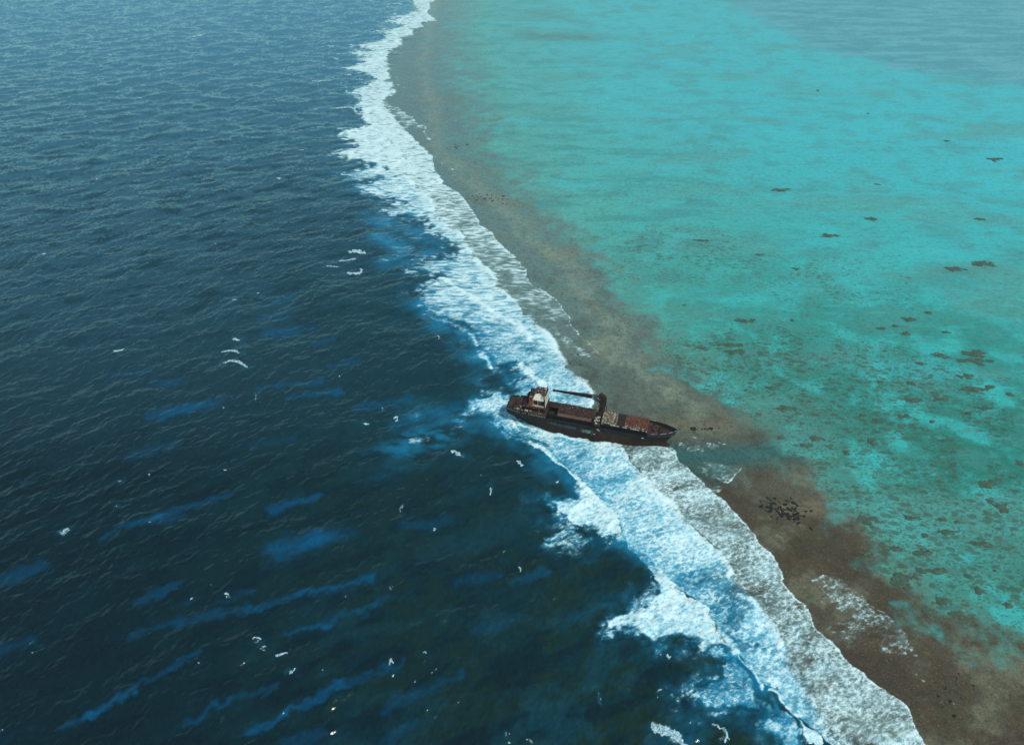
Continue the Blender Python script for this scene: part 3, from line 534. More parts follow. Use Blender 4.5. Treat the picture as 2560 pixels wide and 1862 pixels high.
    d1 = s.n('ShaderNodeTexNoise', i_Vector=sp, i_Scale=.35, i_Detail=4.0, i_Roughness=.6)
    dv = s.n('ShaderNodeVectorMath', operation='SCALE'); s.put(dv.inputs[0], d1.outputs['Color']); dv.inputs['Scale'].default_value = 5.2
    ad = s.n('ShaderNodeVectorMath', operation='ADD'); s.put(ad.inputs[0], sp); s.put(ad.inputs[1], dv.outputs[0])
    ve = s.n('ShaderNodeTexVoronoi', feature='DISTANCE_TO_EDGE', i_Vector=ad.outputs[0], i_Scale=.30)
    ve2 = s.n('ShaderNodeTexVoronoi', feature='DISTANCE_TO_EDGE', i_Vector=ad.outputs[0], i_Scale=.85)
    lace = s.math('MAXIMUM', s.step(ve.outputs[0], 0, .30, 1, 0), s.math('MULTIPLY', s.step(ve2.outputs[0], 0, .26, 1, 0), .82))
    fb = s.step(s.noise(sp, .55, 6, .68), .28, .72)
    far = at('far').outputs['Fac']
    sx_ = s.mapping(pos, (.30, 1.0, 1), (0, 0, R(4)))
    fbs = s.step(s.noise(sx_, .42, 6, .58, .4), .22, .66)
    Ln = s.math('ADD', s.math('MULTIPLY', lace, s.step(s.noise(pos, .05, 3, .6), .35, .65, .28, .50)), s.math('MULTIPLY', fb, .58))
    L = s.math('ADD', s.math('MULTIPLY', Ln, s.math('SUBTRACT', 1.0, far)), s.math('MULTIPLY', fbs, far))
    D2 = s.math('ADD', D, s.math('MULTIPLY', s.math('SUBTRACT', s.noise(s.mapping(pos, (.45, 1.0, 1)), .10, 5, .6), .5), s.math('MULTIPLY', 1.15, s.math('SUBTRACT', 1.12, D))))
    T = s.math('SUBTRACT', s.math('SUBTRACT', 1.16, s.math('MULTIPLY', far, .03)), D2)
    a = s.step(L, s.math('SUBTRACT', T, .14), s.math('ADD', T, .46))
    a = s.math('MULTIPLY', a, s.step(D, .06, .3))
    a = s.math('MAXIMUM', a, s.step(D, .9, 1.08, 0, .7))
    ae = at('aer').outputs['Fac']
    milk = s.mix(s.step(ae, .1, .7), rgba(150, 176, 172), s.mix(far, rgba(120, 194, 212), rgba(138, 184, 194)))
    soft = s.noise(sp, .16, 5, .62)
    a1 = s.math('MULTIPLY', s.step(s.math('ADD', D2, s.math('MULTIPLY', s.math('SUBTRACT', s.math('MULTIPLY', s.math('ADD', soft, L), .5), .45), .9)), .32, .95), .92)
    a1 = s.math('MULTIPLY', a1, s.step(D, .05, .28))
    col = s.mix(a1, base, milk)
    col = s.mix(a, col, s.mix(far, rgba(222, 238, 236), rgba(212, 230, 228)))
    s.put(P.inputs['Base Color'], col)
    bw = s.n('ShaderNodeBump', i_Strength=.45, i_Distance=.25); 
    hb = s.math('ADD', s.math('MULTIPLY', L, a), s.math('MULTIPLY', s.noise(pos, 1.3, 4, .6), s.math('MULTIPLY', at('chop').outputs['Fac'], .5)))
    s.put(bw.inputs['Height'], hb); s.put(bw.inputs['Normal'], nr)
    s.put(P.inputs['Normal'], bw.outputs[0])
    s.put(P.inputs['Roughness'], s.math('MAXIMUM', rough_f, s.math('MULTIPLY', a, .8)))
    P.inputs['IOR'].default_value = 1.33
    s.put(P.inputs['Specular IOR Level'], s.math('SUBTRACT', .5, s.math('MULTIPLY', a, .3)))
    return s.m
WATER = water_material()
# ------------------------------------------------------------------ split the sheet into sea / surf / reef flat / lagoon
F = np.arange(NYr*NX).reshape(NYr, NX)
q = np.stack([F[:-1, :-1], F[:-1, 1:], F[1:, 1:], F[1:, :-1]], -1).reshape(-1, 4)
fo_f = FO[q].mean(1); dR_f = dR[q].mean(1); dL_f = dL[q].mean(1)
cls = np.where(dL_f > 0, 3, np.where(dR_f > 0, 2, 0)); cls[fo_f > .34] = 1
sheet = np.clip(.10+.06*np.clip(dy_/12, 0, 1), 0, .5)
sheet = np.repeat(sheet[:, None], NX, 1).ravel()+.16*lg
chop = np.clip(1.25-.9*lg-.4*rf, .18, 1.2)*np.clip(1.5-np.repeat(dy_[:, None], NX, 1).ravel()/3, .2, 1)
mott = lerp(lerp(np.full(N, .8), np.full(N, 1.15), rf), .75, lg)*np.clip(1.15-AERs*.6, .3, 1)
def sub_mesh(name, sel):
    f = q[sel]; used, inv = np.unique(f, return_inverse=True); nf = len(f)
    me = bpy.data.meshes.new(name)
    me.vertices.add(len(used)); me.loops.add(nf*4); me.polygons.add(nf)
    me.vertices.foreach_set('co', np.stack([X[used], Y[used], Z[used]], -1).astype(np.float32).ravel())
    me.loops.foreach_set('vertex_index', inv.reshape(-1).astype(np.int32))
    me.polygons.foreach_set('loop_start', np.arange(0, nf*4, 4, dtype=np.int32))
    me.polygons.foreach_set('use_smooth', np.ones(nf, bool))
    me.update(calc_edges=True)
    def fa(n, v): me.attributes.new(n, 'FLOAT', 'POINT').data.foreach_set('value', v[used].astype(np.float32))
    fa('foam', FO); fa('coral', CDEN); fa('sheet', sheet); fa('chop', chop); fa('mott', mott); fa('lagoon', lg*(1-AERs)); fa('flat', rf*(1-lg)*(1-.6*AERs)); fa('aer', AERs); fa('far', .9*sst(290, 460, Y))
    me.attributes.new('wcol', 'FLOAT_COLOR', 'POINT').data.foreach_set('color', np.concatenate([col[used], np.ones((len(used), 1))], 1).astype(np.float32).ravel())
    me.attributes.new('wnor', 'FLOAT_VECTOR', 'POINT').data.foreach_set('vector', nrm[used].astype(np.float32).ravel())
    me.materials.append(WATER)
    o = bpy.data.objects.new(name, me); COL.objects.link(o); return o
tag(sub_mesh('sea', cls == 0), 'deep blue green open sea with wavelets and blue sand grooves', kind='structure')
tag(sub_mesh('reef_flat', cls == 2), 'shallow brown reef flat between surf and lagoon', kind='structure')
tag(sub_mesh('lagoon', cls == 3), 'calm turquoise lagoon water over sand and coral', kind='structure')
tag(sub_mesh('surf', cls == 1), 'white surf and lacy foam breaking along the reef edge', kind='stuff')
#@@SHIP
# ------------------------------------------------------------------ mesh collector
class MB:
    def __init__(s): s.v = []; s.f = []
    def add(s, vs, fs):
        k = len(s.v); s.v += [tuple(map(float, p)) for p in vs]; s.f += [tuple(i+k for i in f) for f in fs]; return s
    def box(s, x0, x1, y0, y1, z0, z1):
        return s.add([(x, y, z) for z in (z0, z1) for y in (y0, y1) for x in (x0, x1)], [(0, 2, 3, 1), (4, 5, 7, 6), (0, 1, 5, 4), (2, 6, 7, 3), (0, 4, 6, 2), (1, 3, 7, 5)])
    def hexa(s, b, t):                                           # four bottom points, four top points (same order)
        return s.add(list(b)+list(t), [(3, 2, 1, 0), (4, 5, 6, 7), (0, 1, 5, 4), (1, 2, 6, 5), (2, 3, 7, 6), (3, 0, 4, 7)])
    def tube(s, pts, r, n=8, r2=None):
        pts = [np.array(p, float) for p in pts]; m = len(pts); rings = []
        for i, p in enumerate(pts):
            t = pts[min(i+1, m-1)]-pts[max(i-1, 0)]; t = t/np.linalg.norm(t)
            a = np.cross(t, (0, 0, 1)); a = np.cross(t, (1, 0, 0)) if np.linalg.norm(a) < .1 else a; a /= np.linalg.norm(a); b = np.cross(t, a)
            rr = r if r2 is None else r+(r2-r)*i/(m-1)
            rings += [p+rr*(math.cos(2*math.pi*k/n)*a+math.sin(2*math.pi*k/n)*b) for k in range(n)]
        fs = [(i*n+k, i*n+(k+1) % n, (i+1)*n+(k+1) % n, (i+1)*n+k) for i in range(m-1) for k in range(n)]
        fs += [tuple(range(n))[::-1], tuple((m-1)*n+k for k in range(n))]
        return s.add(rings, fs)
    def bar(s, a, b, wx, wz=None):                               # square bar
        return s.tube([a, b], wx*.7, 4)
    def build(s, name, mat, parent=None, smooth=False, label=None):
        me = bpy.data.meshes.new(name); me.from_pydata(s.v, [], s.f); me.update()
        import bmesh
        bm = bmesh.new(); bm.from_mesh(me); bmesh.ops.recalc_face_normals(bm, faces=bm.faces); bm.to_mesh(me); bm.free()
        if smooth: me.polygons.foreach_set('use_smooth', np.ones(len(me.polygons), bool))
        me.materials.append(mat); o = bpy.data.objects.new(name, me); COL.objects.link(o)
        if parent: o.parent = parent
        if label: o['label'] = label
        return o
def rust(name, dark, mid_, light, pale=0.0, palec=(170, 168, 150), s1=.35, streak=False, split=None, rough=.8, pscale=1.6):
    s = NT(name); P = s.b; pos = s.n('ShaderNodeTexCoord').outputs['Object']
    v = s.mapping(pos, (1, 1, .22) if streak else (1, 1, 1))
    a = s.noise(v, s1, 6, .65); b = s.noise(v, s1*5, 4, .6)
    c = s.mix(s.step(a, .36, .66), rgba(*dark), rgba(*mid_))
    c = s.mix(s.math('MULTIPLY', s.step(b, .5, .75), .75), c, rgba(*light))
    if split:                                                    # paint line: other colours above a height
        z = s.n('ShaderNodeSeparateXYZ'); s.put(z.inputs[0], pos)
        hh, up1, up2 = split
        m = s.step(s.math('ADD', z.outputs[2], s.math('MULTIPLY', s.math('SUBTRACT', a, .5), 2.2)), hh-.25, hh+.25)
        aft = s.step(s.math('ADD', z.outputs[0], s.math('MULTIPLY', s.math('SUBTRACT', b, .5), 9.0)), -66, -60)
        up = s.mix(s.step(b, .45, .7), rgba(*up1), rgba(*up2))
        c = s.mix(s.math('MULTIPLY', m, aft), c, up)
        # remains of pale blue lettering and a washed grey panel on the topsides
        zz = z.outputs[2]; xx = z.outputs[0]
        def boxm(x0, x1, z0, z1, f=.5):
            return s.math('MULTIPLY', s.math('MULTIPLY', s.step(xx, x0-f, x0+f), s.step(xx, x1-f, x1+f, 1, 0)), s.math('MULTIPLY', s.step(zz, z0-.2, z0+.2), s.step(zz, z1-.2, z1+.2, 1, 0)))
        fl = s.noise(s.mapping(pos, (1.2, 1, 1.6)), 1.5, 3, .7)
        c = s.mix(s.math('MULTIPLY', boxm(-62, -46.5, 5.3, 7.0), s.step(fl, .53, .62)), c, rgba(110, 135, 150))
        c = s.mix(s.math('MULTIPLY', boxm(-56, -46.5, 4.7, 6.4), .5), c, rgba(26, 58, 84))
        c = s.mix(s.math('MULTIPLY', boxm(-43.5, -38.2, 4.2, 6.4, .9), s.step(fl, .46, .56)), c, rgba(150, 170, 165))
        c = s.mix(s.math('MULTIPLY', boxm(-44.5, -41, 4.0, 6.2, .9), .5), c, rgba(40, 66, 66))
        c = s.mix(s.math('MULTIPLY', boxm(-80, -60, 5.5, 9.2, 1), s.step(fl, .60, .68)), c, rgba(150, 130, 115))
    if pale:
        e = s.noise(pos, pscale, 4, .7); c = s.mix(s.step(e, .72-pale*.25, .80-pale*.25), c, rgba(*palec))
    s.put(P.inputs['Base Color'], c); P.inputs['Roughness'].default_value = rough
    P.inputs['Specular IOR Level'].default_value = .25
    bp = s.n('ShaderNodeBump', i_Strength=.6, i_Distance=.12); s.put(bp.inputs['Height'], b); s.put(P.inputs['Normal'], bp.outputs[0])
    return s.m
M_hull = rust('rusted_hull_plate', (36, 21, 16), (58, 33, 21), (80, 47, 30), .12, (120, 92, 74), .18, True, (6.8, (25, 20, 25), (44, 27, 24)))
M_deck = rust('rusted_deck_plate', (46, 32, 27), (72, 48, 38), (100, 72, 56), .45, (160, 140, 122), .3)
M_dark = rust('dark_rusted_steel', (34, 22, 20), (58, 36, 30), (84, 54, 42), .12)
M_hatch1 = rust('brown_hatch_plate', (52, 34, 30), (74, 48, 41), (100, 68, 56), .2, (150, 150, 135), .25)
M_strip = rust('pale_brown_hatch_plate', (84, 58, 50), (106, 76, 64), (136, 102, 86), .3, (200, 178, 160), .5)
M_hatch2 = rust('orange_brown_hatch_plate', (78, 42, 32), (102, 56, 40), (124, 78, 58), .42, (206, 180, 152), .22)
M_hatchg = rust('flaking_grey_hatch_plate', (76, 54, 44), (104, 80, 64), (140, 116, 94), .7, (180, 164, 138), .5, pscale=.9)
M_white = rust('flaking_white_paint', (188, 170, 150), (226, 220, 208), (172, 124, 92), .0, s1=.9, streak=True)
M_orange = rust('orange_rust', (92, 50, 34), (140, 80, 50), (182, 128, 94), .1, (214, 204, 186), .8, streak=True)
M_roof = rust('bridge_roof_plate', (46, 32, 29), (66, 46, 40), (96, 72, 60), .6, (210, 200, 186), .5)
M_coam = rust('black_coaming_paint', (22, 20, 30), (34, 28, 36), (58, 38, 34), .1, (110, 86, 70), .3, True)
M_bulw = rust('grey_blue_bulwark_paint', (34, 30, 38), (50, 46, 58), (74, 50, 44), .15, (120, 116, 124), .5, True)
M_blue = rust('blue_bow_paint', (28, 30, 54), (40, 42, 70), (84, 60, 56), .1, (130, 130, 150), .8)
M_palebits = rust('pale_scrap', (150, 142, 128), (196, 188, 172), (170, 140, 116), .2)
M_coral = rust('coral_rock', (58, 76, 62), (74, 92, 74), (92, 112, 90), .4, (66, 134, 116), .5, pscale=.8)
M_rock = rust('dark_reef_rock', (24, 24, 20), (38, 36, 28), (62, 56, 44), .1, (100, 92, 74), 1.0)
M_black = rust('black_hole', (12, 11, 12), (18, 15, 15), (26, 20, 18))
# ------------------------------------------------------------------ the wreck (local x forward from the stem at the waterline, y to port)
ship = bpy.data.objects.new('shipwreck', None); COL.objects.link(ship)
ship.location = (79.1, 282.7, 0); ship.rotation_euler = (0, 0, R(-16))
tag(ship, 'rusted brown cargo ship wreck aground across the surf line', 'shipwreck')
def deck_hb(x):
    if x > -20: t = np.clip((x+20)/23.8, 0, 1); return 6.5*(1-t**2.4)**.78
    if x < -72: t = np.clip((-72-x)/12.5, 0, 1); return 6.5-2.1*t**2
    return 6.5
def wl_hb(x):
    if x > -24: t = np.clip((x+24)/24.0, 0, 1); return 5.9*(1-t**1.5)**1.15+.02
    if x < -50: t = np.clip((-50-x)/28.0, 0, 1); return 5.9*(1-t**1.7)+.15
    return 5.9
def sheer(x):
    z = 8.7+.0*x
    if x > -11: z = 9.4+1.6*np.clip((x+11)/14.8, 0, 1)**1.3
    if x < -62: z = 9.3
    return float(z)
def hull_pt(t, v, side):
    """t 0 stern..1 bow, v 0 keel..1 deck edge"""
    zb = -3.0
    x_bow = (3.8*max(0, (v-.30)/.70)**1.9 if v > .30 else 0.0)-.7*math.exp(-((v-.45)/.12)**2)
    x_st = -76.0-8.2*min(1, max(0, (v-.25)/.38))**.8
    # spacing denser at the ends
    tt = .5-.5*math.cos(math.pi*t); x = x_st+(x_bow-x_st)*tt
    xd = -83.9+(3.8+83.9)*tt
    top = sheer(xd); z = zb+(top-zb)*v
    q = np.clip((z)/top, 0, 1)
    hb_d, hb_w = deck_hb(xd), wl_hb(min(0, x if x > -78 else -78))
    if z < 0: hb = hb_w*math.sqrt(max(0, 1-(z/zb)**4*.55))
    else:
        p = 1.0 if x < -40 else 1.7
        hb = hb_w+(hb_d-hb_w)*(q**p)
    if tt > .9999: hb = .04
    # bulb under the stem
    if x > -6 and z < 3: hb += .9*math.exp(-((z-.2)/1.3)**2)*math.exp(-((x+1.5)/3)**2)
    if tt > .985 and z < 3: x += 1.3*math.exp(-((z-.3)/1.2)**2)*((tt-.985)/.015)
    return (x, side*hb, z)
NT_, NV_ = 90, 22
m = MB()
for side in (-1, 1):
    vs = [hull_pt(i/NT_, j/NV_, side) for j in range(NV_+1) for i in range(NT_+1)]
    fs = [(j*(NT_+1)+i, j*(NT_+1)+i+1, (j+1)*(NT_+1)+i+1, (j+1)*(NT_+1)+i) for j in range(NV_) for i in range(NT_)]
    m.add(vs, fs)
# transom
tl_ = [hull_pt(0, j/NV_, -1) for j in range(NV_+1)]; tr_ = [hull_pt(0, j/NV_, 1) for j in range(NV_+1)]
m.add(tl_+tr_, [(j, j+1, NV_+1+j+1, NV_+1+j) for j in range(NV_)])
hull = m.build('hull', M_hull, ship, smooth=True)
def strip_deck(x0, x1, z, inset, n=24, under=.25):
    m = MB(); xs = np.linspace(x0, x1, n); L = [(x, -max(.05, deck_hb(x)-inset), z) for x in xs]; Rr = [(x, max(.05, deck_hb(x)-inset), z) for x in xs]
    lo = [(a, b, c-under) for a, b, c in L+Rr]
    m.add(L+Rr+lo, [(i, i+1, n+i+1, n+i) for i in range(n-1)]+[(2*n+i, 3*n+i, 3*n+i+1, 2*n+i+1) for i in range(n-1)]
          + [(i, 2*n+i, 2*n+i+1, i+1) for i in range(n-1)]+[(n+i, n+i+1, 3*n+i+1, 3*n+i) for i in range(n-1)]+[(0, n, 3*n, 2*n), (n-1, 3*n-1, 4*n-1, 2*n-1)])
    return m
strip_deck(-63, -10, 7.6, .12).build('main_deck', M_dark, ship)
fd = strip_deck(-10.6, 3.0, 8.95, .12).build('forecastle_deck', M_deck, ship)
m = MB(); m.box(-10.9, -10.6, -6.0, 6.0, 7.6, 8.95); m.build('forecastle_bulkhead', M_dark, ship)
def rail_wall(x0, x1, zf0, zf1, ribs=True, n=30, sides=(-1, 1), th=.12):
    m = MB(); xs = np.linspace(x0, x1, n)
    for sd in sides:
        for i in range(n-1):
            a, b = xs[i], xs[i+1]
            ya, yb = sd*max(.03, deck_hb(a)), sd*max(.03, deck_hb(b)); yia, yib = sd*max(.02, deck_hb(a)-th), sd*max(.02, deck_hb(b)-th)
            m.hexa([(a, ya, zf0(a)), (b, yb, zf0(b)), (b, yib, zf0(b)), (a, yia, zf0(a))], [(a, ya, zf1(a)), (b, yb, zf1(b)), (b, yib, zf1(b)), (a, yia, zf1(a))])
            if ribs and i % 2 == 0 and deck_hb(a) > .6:
                m.hexa([(a-.07, yia, zf0(a)), (a+.07, yia, zf0(a)), (a+.07, yia-sd*.5, zf0(a)), (a-.07, yia-sd*.5, zf0(a))], [(a-.07, yia, zf1(a)), (a+.07, yia, zf1(a)), (a+.07, yia-sd*.12, zf1(a)), (a-.07, yia-sd*.12, zf1(a))])
    return m
for sd in (-1, 1): rail_wall(-10.6, 3.78, lambda x: sheer(x)-.02, lambda x: sheer(x)+.75, n=40, sides=(sd,)).build('bow_bulwark', M_bulw, ship)
for sd in (-1, 1): rail_wall(-62.5, -12, lambda x: sheer(x)-.02, lambda x: sheer(x)+.12+.1*math.sin(x*1.7), ribs=False, n=60, sides=(sd,)).build('side_bulwark', M_coam, ship)
# pale worn cap rail at the bow
for x0, x1, sd in ((-4.2, -1.4, -1), (-.2, 1.6, -1), (2.2, 3.6, -1), (-10.4, -7.6, 1)):
    m = MB(); m.tube([(x, sd*deck_hb(x), sheer(x)+.82) for x in np.linspace(x0, x1, 8)], .11, 6); m.build('cap_rail', M_palebits, ship)
m = MB(); xs = np.linspace(-5.6, 2.6, 12)                       # blue paint strake under the bow rail, starboard
for i in range(11):
    a, b = xs[i], xs[i+1]; ya, yb = -(deck_hb(a)+.03), -(deck_hb(b)+.03)
    m.hexa([(a, ya, sheer(a)-.55), (b, yb, sheer(b)-.55), (b, yb+.05, sheer(b)-.55), (a, ya+.05, sheer(a)-.55)], [(a, ya, sheer(a)+.7), (b, yb, sheer(b)+.7), (b, yb+.05, sheer(b)+.7), (a, ya+.05, sheer(a)+.7)])
m.build('bow_paint_strake', M_blue, ship)
# forecastle gear
m = MB(); m.tube([(-4.5, -1.6, 9.6), (-4.5, 1.6, 9.6)], .55, 12); m.box(-5.3, -3.7, -2.0, -1.7, 8.96, 10.1); m.box(-5.3, -3.7, 1.7, 2.0, 8.96, 10.1); m.box(-5.6, -3.4, -.3, .3, 8.96, 9.9); m.build('windlass', M_dark, ship)
for x, y in ((-8, -4.2), (-8, 4.2), (-1.5, -2.3), (-1.5, 2.3), (-6.5, -3.9)):
    m = MB(); m.tube([(x-.35, y, 8.96), (x-.35, y, 9.6)], .2, 8); m.tube([(x+.35, y, 8.96), (x+.35, y, 9.6)], .2, 8); m.box(x-.6, x+.6, y-.25, y+.25, 8.955, 9.08); m.build('bollard', M_palebits if x in (-8, -6.5) and y < 0 else M_dark, ship)
m = MB(); m.tube([(-8.9, 1.2, 8.96), (-8.9, 1.2, 13.6)], .16, 8, .08); m.tube([(-8.9, .2, 12.2), (-8.9, 2.2, 12.2)], .06, 6); m.build('foremast', M_dark, ship)
m = MB(); m.box(-8.6, -6.8, -.9, .9, 8.96, 9.8); m.build('store_hatch', M_deck, ship)
# hatch coamings and covers
for (x0, x1, zc) in ((-62.4, -38.2, 10.9), (-34.2, -10.9, 11.05)):
    m = MB(); m.box(x0, x1, -4.35, -4.15, 7.62, zc); m.box(x0, x1, 4.95, 5.15, 7.62, zc); m.box(x0, x0+.2, -4.15, 4.95, 7.62, zc); m.box(x1-.2, x1, -4.15, 4.95, 7.62, zc)
    for x in np.arange(x0+.8, x1, 1.9): m.box(x, x+.12, -4.75, -4.352, 7.62, zc-.05)
    m.box(x0, x1, -4.85, -4.36, zc-.9, zc-.75)
    m.build('hatch_coaming', M_coam, ship)
# forward cover: flaking grey aft third, dark seam, orange forward part
def cover(name, x0, x1, y0, y1, z, mat, tilt=0.0, ribs=3, ragged=0.0):
    m = MB(); n = 14
    for i in range(n):
        a, b = x0+(x1-x0)*i/n, x0+(x1-x0)*(i+1)/n-.02
        dy0, dy1 = (random.random()*ragged for _ in range(2)); dz = random.uniform(-.04, .04)
        m.hexa([(a, y0+dy0, z), (b, y0+dy0, z), (b, y1-dy1, z), (a, y1-dy1, z)], [(a, y0+dy0, z+.34+dz), (b, y0+dy0, z+.34+dz), (b, y1-dy1, z+.34+tilt+dz), (a, y1-dy1, z+.34+tilt+dz)])
    for k in range(ribs):
        x = x0+(x1-x0)*(k+.5)/ribs; m.box(x-.12, x+.12, y0+.3, y1-.3, z+.3+min(0, tilt), z+.44+max(0, tilt))
    return m.build(name, mat, ship)
cover('hatch_cover', -34.2, -26.4, -4.75, 5.4, 11.06, M_hatchg, ragged=.45)
cover('hatch_cover', -26.3, -22.6, -4.7, 5.3, 11.0, M_dark, ragged=.2, ribs=2)
cover('hatch_cover', -22.5, -16.9, -4.75, 5.4, 11.08, M_hatch2, ragged=.15)
cover('hatch_cover', -16.8, -10.7, -4.75, 5.4, 11.1, M_hatch2, ragged=.15)
m = MB()
for i in range(30):
    a = -34.0+23.2*i/30; 
    if random.random() < .8: m.box(a, a+.7, -5.0, -4.76, 11.0, 11.36+random.random()*.1)
m.build('cover_edge_strip', M_palebits, ship)['kind'] = 'stuff'
cover('hatch_cover', -62.6, -57.3, .6, 5.5, 10.9, M_dark, ragged=.3, ribs=2)
cover('hatch_cover', -57.2, -38.0, -2.3, 5.5, 10.95, M_hatch1, ragged=.3, ribs=6)
cover('hatch_cover', -57.0, -39.2, -4.9, -2.5, 10.8, M_strip, ragged=.1, ribs=9)
m = MB(); m.box(-57.2, -38, -2.5, -2.3, 10.9, 11.55); m.build('cover_girder', M_dark, ship)
m = MB()                                                        # bent plates and stanchions along the far edge
for x in np.arange(-61, -39, 1.25): m.box(x, x+.12, 5.4, 5.55, 10.4, 11.4+random.random()*.7)
for x in np.arange(-33.5, -11, 1.3): m.box(x, x+.12, 5.4, 5.55, 10.6, 11.6+random.random()*.5)
m.build('hatch_stanchion', M_dark, ship)['kind'] = 'stuff'
def scraps(name, mat, n, x0, x1, y0, y1, z, s0=.15, s1=.55):
    m = MB()
    for _ in range(n):
        x, y = random.uniform(x0, x1), random.uniform(y0, y1); a = random.random()*3.1; l = random.uniform(s0, s1); wd = l*random.uniform(.25, .8); t = random.uniform(.05, .2)
        ca_, sa_ = math.cos(a), math.sin(a)
        q_ = [(x+ca_*dx-sa_*dy, y+sa_*dx+ca_*dy) for dx, dy in ((-l, -wd), (l, -wd), (l, wd), (-l, wd))]
        m.hexa([(p[0], p[1], z-.1) for p in q_], [(p[0], p[1], z+t+random.random()*.12) for p in q_])
    o = m.build(name, mat, ship); o['kind'] = 'stuff'; return o
scraps('scrap', M_palebits, 60, -34, -26.5, -4.6, 5.2, 11.4, .1, .42)
scraps('scrap', M_palebits, 16, -22, -11, -4.6, -1.5, 11.45, .08, .35)
scraps('scrap', M_palebits, 9, -56, -39.5, -2, 5, 11.35, .08, .25)
scraps('scrap', M_palebits, 22, -38, -34.6, -5.4, 4.6, 9.15, .15, .6)
scraps('scrap', M_dark, 50, -56, -38.6, -2, 5, 11.3, .2, .8)
scraps('scrap', M_dark, 40, -22, -11, -4.2, 5, 11.4, .1, .3)
scraps('scrap', M_hatch1, 26, -62, -57.4, -6, 5, 7.7, .2, .8)
scraps('scrap', M_deck, 34, -9.8, -1, -3.5, 3.5, 9.0, .15, .6)
scraps('scrap', M_hatch1, 40, -60, -12, -6.1, -5.0, 7.7, .1, .5)
# midship house between the holds
m = MB(); m.box(-37.9, -34.5, -5.2, 5.3, 7.62, 9.1); m.build('midship_house', M_dark, ship)
m = MB(); m.box(-36.9, -36.5, -6.6, -6.45, 3.2, 8.8); m.box(-38.5, -38.2, -6.62, -6.47, 3.6, 8.6); m.build('side_fender', M_deck, ship)
for x, z in ((-35.2, 7.5), (-37.4, 4.6), (-13.0, 7.9), (-35.8, 8.1)):
    m = MB(); m.box(x, x+1.1, -6.68, -6.52, z, z+.32); m.build('freeing_port', M_palebits, ship)
# ------------------------------------------------------------------ deck crane
crane = MB(); crane.hexa([(-38.0, 2.4, 9.1), (-33.7, 2.4, 9.1), (-33.7, 6.4, 9.1), (-38.0, 6.4, 9.1)], [(-36.9, 3.7, 11.6), (-34.1, 3.7, 11.6), (-34.1, 6.2, 11.6), (-36.9, 6.2, 11.6)])
crane.tube([(-35.5, 4.9, 11.6), (-35.5, 4.9, 14.2)], 1.45, 16); crane.tube([(-35.5, 4.9, 14.2), (-35.5, 4.9, 14.6)], 1.75, 16)
crane = crane.build('crane', M_dark, ship)
m = MB(); m.hexa([(-37.0, 3.6, 14.6), (-34.0, 3.6, 14.6), (-34.0, 6.2, 14.6), (-37.0, 6.2, 14.6)], [(-36.6, 3.9, 20.0), (-34.2, 3.9, 20.0), (-34.2, 6.0, 20.0), (-36.6, 6.0, 20.0)])
m.box(-37.3, -34.0, 3.7, 6.1, 19.4, 20.6); m.box(-34.2, -33.6, 4.2, 5.6, 15, 20.0)
m.hexa([(-35.6, 4, 20.6), (-33.9, 4, 20.6), (-33.9, 5.9, 20.6), (-35.6, 5.9, 20.6)], [(-35.4, 4.2, 21.7), (-34.6, 4.2, 21.2), (-34.6, 5.7, 21.2), (-35.4, 5.7, 21.7)])
m.build('crane_house', M_dark, crane)
m = MB(); m.tube([(-36.5, 3.9, 21.0), (-36.5, 5.9, 21.0)], 1.15, 14); m.build('winch_drum', M_dark, crane)
b0, b1 = (-37.2, 20.4), (-61.0, 19.1)
m = MB()
m.hexa([(-41.2, 4.25, 18.6), (-41.2, 5.55, 18.6), (-60.6, 5.15, 18.75), (-60.6, 4.65, 18.75)], [(-41.2, 4.25, 20.4), (-41.2, 5.55, 20.4), (-60.6, 5.15, 19.6), (-60.6, 4.65, 19.6)])
for y in (4.3, 5.5):
    m.bar((-41.3, y, 19.85), (-36.8, y, 20.2), .5); m.bar((-41.3, y, 18.95), (-36.4, y, 16.7), .5)
m.bar((-37.2, 4.3, 16.95), (-37.2, 5.5, 16.95), .4); m.bar((-39, 4.3, 19.9), (-39, 5.5, 17.9), .22)
m.build('boom', M_dark, crane)
m = MB(); m.tube([(-61.1, 4.5, 19.1), (-61.1, 5.3, 19.1)], .62, 12); m.build('boom_sheave', M_black, crane)
m = MB()
for k, x in enumerate(np.linspace(-59.4, -40.5, 9)): zt = 19.4+.75*(x+60.6)/19.4; m.tube([(x, 4.9, zt), (x, 4.9, zt+1.35-.1*(k % 2))], .06, 5)
for x in (-59.4,): m.tube([(x, 4.9, 18.7), (x, 4.9, 17.6)], .06, 5)
m.tube([(-61, 4.9, 19.6), (-50, 4.9, 20.35), (-37, 4.9, 21.6)], .05, 5); m.tube([(-60.6, 4.6, 19.5), (-48, 4.6, 20.15), (-37, 4.6, 21.4)], .04, 5)
m.build('boom_handrail', M_black, crane)
m = MB(); m.box(-33.4, -33.2, 5.9, 6.1, 9, 14.2); m.box(-33.4, -33.2, 6.5, 6.7, 9, 14.0)
for z in np.arange(9.4, 14, .45): m.box(-33.38, -33.22, 6.1, 6.5, z, z+.08)
m.build('crane_ladder', M_dark, crane)
